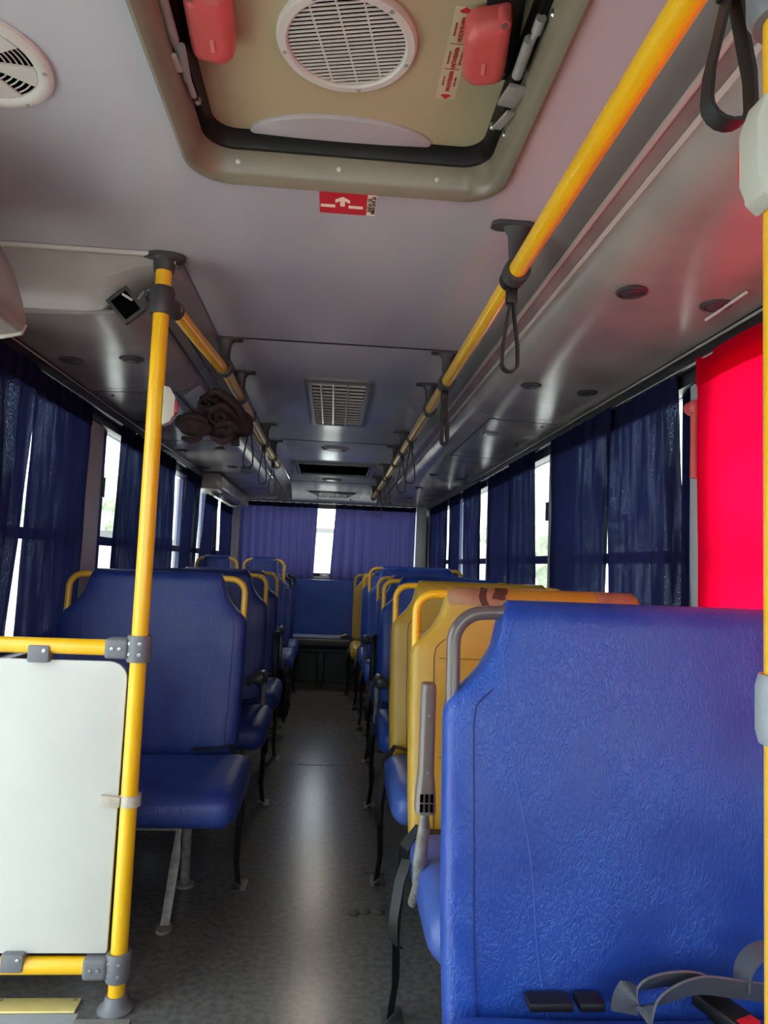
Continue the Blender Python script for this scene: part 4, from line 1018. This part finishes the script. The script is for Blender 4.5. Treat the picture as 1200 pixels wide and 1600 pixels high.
fold(body, [(318, 628), (335, 612), (356, 622), (372, 640), (384, 660)], (2.76, 2.73, 2.73, 2.75, 2.8), .017)
fold(body, [(314, 634), (330, 640), (346, 634), (362, 645), (372, 660)], (2.74, 2.71, 2.71, 2.73, 2.77), .013)
fold(body, [(336, 668), (350, 660), (364, 664), (376, 676)], (2.73, 2.71, 2.73, 2.78), .014)
fold(body, [(330, 682), (345, 690), (358, 686), (366, 678)], (2.74, 2.73, 2.74, 2.77), .013)
fold(body, [(356, 628), (370, 634), (382, 650), (390, 668)], (2.78, 2.78, 2.82, 2.86), .014)
spiral(body, 324, 634, 2.735, .030, 1.3, .4)
spiral(body, 343, 655, 2.725, .036, 1.5, 2.2)
body.build('body', M['garment'], gm, smooth=80)
sl = B(); cloth_lump(sl, at(303, 664, y=2.74), (.072, .045, .046), .1, 8)
fold(sl, [(280, 660), (296, 650), (312, 652), (324, 660)], (2.71, 2.695, 2.695, 2.71), .012)
fold(sl, [(284, 684), (300, 688), (316, 684)], (2.72, 2.71, 2.72), .012)
sl.build('sleeve', M['garment'], gm, smooth=80)
tag(B().ribbon([at(362, 665, y=2.93), at(367, 680, y=2.93), at(368, 697, y=2.93)], (1, 0, 0), .036, .004).build('dark_strap', M['belt']), 'short black strap dangling below the brown garment', 'strap')
# papers stuck on the left duct corner
def sheet(c4, label, th=.0015, name='paper_notice'):
    p = [Vector(q) for q in c4]; nn = (p[1]-p[0]).cross(p[3]-p[0]).normalized()
    if nn.z > 0: nn = -nn
    p = [q + nn*.008 for q in p]
    b = B().add([q + nn*.001 for q in p] + [q + nn*(.001+th) for q in p], [(0, 1, 2, 3), (7, 6, 5, 4), (0, 4, 5, 1), (1, 5, 6, 2), (2, 6, 7, 3), (3, 7, 4, 0)])
    o = b.build(name, M['paper'], smooth=0); tag(o, label, 'paper', 'papers on the left duct')
    for k in range(7):
        f = .14 + .11*k; a = p[0].lerp(p[3], f).lerp(p[1].lerp(p[2], f), .1); c = p[0].lerp(p[3], f).lerp(p[1].lerp(p[2], f), .55 + .35*((k*37) % 10)/10)
        B().tube([a + nn*(.001+th), c + nn*(.001+th)], .0012, 4).build('text_line', M['ptext'], o)
sheet([(-.568, 2.85, 1.8435), (-.632, 2.85, 1.797), (-.632, 3.08, 1.797), (-.568, 3.08, 1.8435)], 'white printed notice on the left duct behind the brown garment')
sheet([(-.62, 3.22, 1.800), (-.69, 3.22, 1.791), (-.69, 3.42, 1.791), (-.62, 3.42, 1.800)], 'white printed notice on the left duct past the brown garment')

# ================================================================== CURTAINS
def curtain(s, ta, tb, ba, bb, label, m='curtain', mh='hem', zt=1.735, zb=.835, folds=5, amp=.011, seed=0, xx=.988, hem=True, rodz=.06, grp='navy side curtains'):
    ph = random.random()*6
    def P(u, v, off=0):
        y = (ta + (tb-ta)*u)*(1-v) + (ba + (bb-ba)*u)*v
        f = u*folds*2*pi + ph + .6*math.sin(v*2+seed)
        dx = amp*(.55+.45*v)*(math.sin(f) + .35*math.sin(2.3*f+seed)) + .006*noise.noise(Vector((u*6, v*4, seed)))
        return Vector((s*(xx + dx*.6 - .01 + off), y, zt + (zb-zt)*v + .004*math.sin(f)*v))
    o = B().grid(lambda u, v: P(u, v), folds*12, 28).build('curtain', M[m], smooth=80)
    tag(o, label, 'curtain', grp)
    if hem:
        B().grid(lambda u, v: P(u, v*.09, -.003), folds*12, 3).build('header_hem', M[mh], o, smooth=80)
    return o
curtain(1, .40, 1.836, .40, 1.834, 'red translucent curtain over the near right window', 'redc', 'redh', zt=1.74, zb=.88, folds=5, amp=.010, seed=2, grp='red curtains')
curtain(1, 1.965, 2.51, 1.885, 2.448, 'wide navy curtain next to the red curtain', folds=5, seed=3, xx=.998, amp=.006)
curtain(1, 2.41, 3.10, 2.452, 3.07, 'navy curtain on the right just ahead of the pale pillar', folds=6, seed=4, xx=.982, amp=.009)
curtain(1, 3.36, 3.872, 3.30, 3.872, 'navy curtain on the right just past the pale pillar', folds=5, seed=5, xx=.982, amp=.009)
curtain(1, 3.83, 4.47, 3.83, 4.42, 'navy curtain on the right ahead of the narrow white gap', folds=5, seed=6, xx=.998, amp=.006)
curtain(1, 4.66, 5.29, 4.61, 5.20, 'navy curtain on the right past the narrow white gap', folds=5, seed=7)
curtain(1, 5.42, 5.93, 5.40, 5.86, 'navy curtain on the right, third from the rear corner', folds=4, seed=8)
curtain(1, 6.0, 6.55, 6.02, 6.52, 'navy curtain on the right, second from the rear corner', folds=4, seed=9)
curtain(1, 6.56, 7.08, 6.58, 7.06, 'navy curtain at the right rear corner', folds=5, seed=10)
curtain(-1, 1.99, 2.33, 1.99, 2.222, 'near left navy curtain cut off by the picture edge', folds=4, seed=11, xx=.982, amp=.009)
curtain(-1, 2.345, 2.88, 2.325, 2.87, 'navy curtain between the bright slit and the grey left pillar', folds=6, seed=12, xx=.998, amp=.006)
curtain(-1, 3.26, 3.80, 3.21, 3.82, 'navy curtain left of the yellow pole past the grey pillar', folds=5, seed=13)
curtain(-1, 3.84, 4.36, 3.86, 4.42, 'navy curtain behind the yellow pole on the left', folds=5, seed=14)
curtain(-1, 4.68, 5.20, 4.60, 5.11, 'navy curtain on the left past the widest white gap', folds=4, seed=15)
curtain(-1, 5.45, 6.00, 5.18, 6.05, 'navy curtain on the left, second from the rear corner', folds=5, seed=16, zt=1.64)
curtain(-1, 6.16, 6.90, 6.28, 6.90, 'navy curtain at the left rear corner', folds=5, seed=17, zt=1.64)
def rear_curtain(xa, xb, ba, bb, label, zl, zr, folds, seed):
    ph = random.random()*6
    def P(u, v, off=0):
        x = (xa + (xb-xa)*u)*(1-v) + (ba + (bb-ba)*u)*v
        f = u*folds*2*pi + ph + .4*math.sin(v*3+seed)
        y = 7.385 + .020*(.4+.6*v)*(math.sin(f) + .4*math.sin(2.1*f)) + off
        return Vector((x, y, 1.765 + ((zl + (zr-zl)*u) + .012*math.sin(u*5+seed) - 1.765)*v))
    o = B().grid(lambda u, v: P(u, v), folds*12, 24).build('curtain', M['rcurtain'], smooth=80)
    tag(o, label, 'curtain', 'rear window curtains')
    B().grid(lambda u, v: P(u, v*.06, -.003), folds*12, 3).build('header_hem', M['hem'], o, smooth=80)
rear_curtain(-.97, -.165, -.97, -.185, 'violet blue rear curtain on the left of the rear gap', .97, .985, 9, 1)
rear_curtain(.02, .865, -.015, .86, 'violet blue rear curtain on the right of the rear gap', .975, .95, 8, 2)
tag(B().tube([(-.98, 7.41, 1.772), (.88, 7.41, 1.772)], .006, 8).build('curtain_rod', M['alu']), 'thin metal rod above the rear window curtains', 'rod')
tag(B().loft([[(x, 7.13+y, .9655+z) for y, z in ((0, 0), (.06, 0), (.06, .012), (0, .012))] for x in (-.55, -.15)]).build('dark_strip', M['black'], bevel=.004), 'dark flat object on the shelf below the left rear curtain', 'strip')
# red emergency hammer beside the red curtain
eh = thing('emergency_hammer', at(1087, 640, x=1.0), 'red emergency hammer on the pillar beside the red curtain', 'hammer')
c = at(1086, 636, x=.992)
B().tube([c + Vector((0, -.010, 0)), c + Vector((0, -.008, 0)), c + Vector((0, .026, 0)), c + Vector((0, .030, 0))], [.017, .020, .020, .016], 18).build('hammer_head', M['red'], eh)
B().tube([c + Vector((.002, .006, -.012)), c + Vector((.002, .006, -.07)), c + Vector((.002, .006, -.20))], [.012, .011, .012], 12).build('hammer_handle', M['red'], eh)
B().box(.997, 1.006, c.y-.05, c.y-.005, c.z-.13, c.z-.07).build('hammer_holder', M['offw'], eh, bevel=.003)

# ================================================================== FLOOR DETAILS
sn_ = B().box(-1.05, -.585, 1.885, 1.940, .0005, .006).build('step_edge', M['ybase'], bevel=.002)
tag(sn_, 'yellow painted step edge strip on the floor below the partition', 'step edge')
for x in (-.95, -.78, -.60): B().lathe((x, 1.93, .006), (0, 0, 1), [(.005, -.001), (.005, .001), (.002, .0015)], 8).build('screw', M['strut'], sn_)
dp = thing('tread_plate', (-.52, 1.8, 0), 'worn diamond tread plate at the foot of the left pole', 'plate')
B().box(-.574, -.44, 1.55, 1.857, .0004, .004).build('plate', M['diamond'], dp, bevel=.001)
for i in range(5):
    for j in range(9):
        x, y = -.56 + i*.028 + (j % 2)*.014, 1.57 + j*.031; a = .6 if (i+j) % 2 else -.6
        B().obox((x, y, .0045), (math.cos(a), math.sin(a), 0), (-math.sin(a), math.cos(a), 0), (0, 0, 1), .011, .0035, .001).build('tread_bump', M['diamond'], dp, smooth=0)
for px, py, k in ((570, 1425, 'large round floor bolt in the aisle by the nearest yellow seat'), (552, 1427, 'floor bolt left of the large round one'), (592, 1426, 'floor bolt right of the large round one'), (583, 1365, 'middle floor bolt of the row beside the yellow seat leg'), (570, 1364, 'left floor bolt of the row beside the yellow seat leg'), (596, 1365, 'right floor bolt of the row beside the yellow seat leg')):
    c = at(px, py, z=0); r = .020 if 'large' in k else .008
    tag(B().lathe((c.x, c.y, 0), (0, 0, 1), [(r, .0003), (r, .002), (r*.6, .004), (r*.2, .003)], 14).build('floor_bolt', M['dgrey']), k, 'bolt', 'bolts in the aisle floor')
# aisle floor covering joint
B().box(-.23, .2, 4.098, 4.104, .0002, .0012).build('floor_seam', M['seam'], floor, smooth=0)

# ================================================================== OUTSIDE
struct('trim_5', B().box(-60, 60, -40, 70, -1.1, -1.0), M['ground'], smooth=0)
def house(x0, x1, y0, y1, z1, label, win):
    t = thing('building', ((x0+x1)/2, (y0+y1)/2, -1.0), label, 'building', 'pale buildings outside')
    B().box(x0, x1, y0, y1, -1.0, z1).build('wall', M['bwall'], t, smooth=0)
    B().box(x0-.3, x1+.3, y0-.3, y1+.3, z1, z1+.25).build('roof', M['broof'], t, smooth=0)
    for wx, wy in win: B().box(wx-.06, wx+.06, wy-.6, wy+.6, .6, 1.7).build('window', M['broof'], t, bevel=.02)
house(-16, -7.4, 24, 34, 1.7, 'low pale building seen through the left window gaps', [])
house(-6, 4, 42, 48, 3.0, 'pale building seen through the rear window gap', [])
def tree(x, y, h_, r, label):
    t = thing('tree', (x, y, -1.0), label, 'tree', 'trees outside the windows')
    B().tube([(x, y, -1.0), (x+.1, y, h_*.35), (x, y+.1, h_*.6)], [.22, .16, .1], 8).build('trunk', M['trunk'], t)
    vs, fs = blob('c', (x, y, h_*.62), r, r, h_*.42, None, .5, 16, 4)
    B().add(vs, fs).build('crown', M['leaf'], t, smooth=0)
tree(8.6, 27, 4.5, 2.2, 'pale green tree seen through the gap past the pale right pillar')
tree(-15, 42, 6, 3.2, 'pale green tree behind the low building on the left')
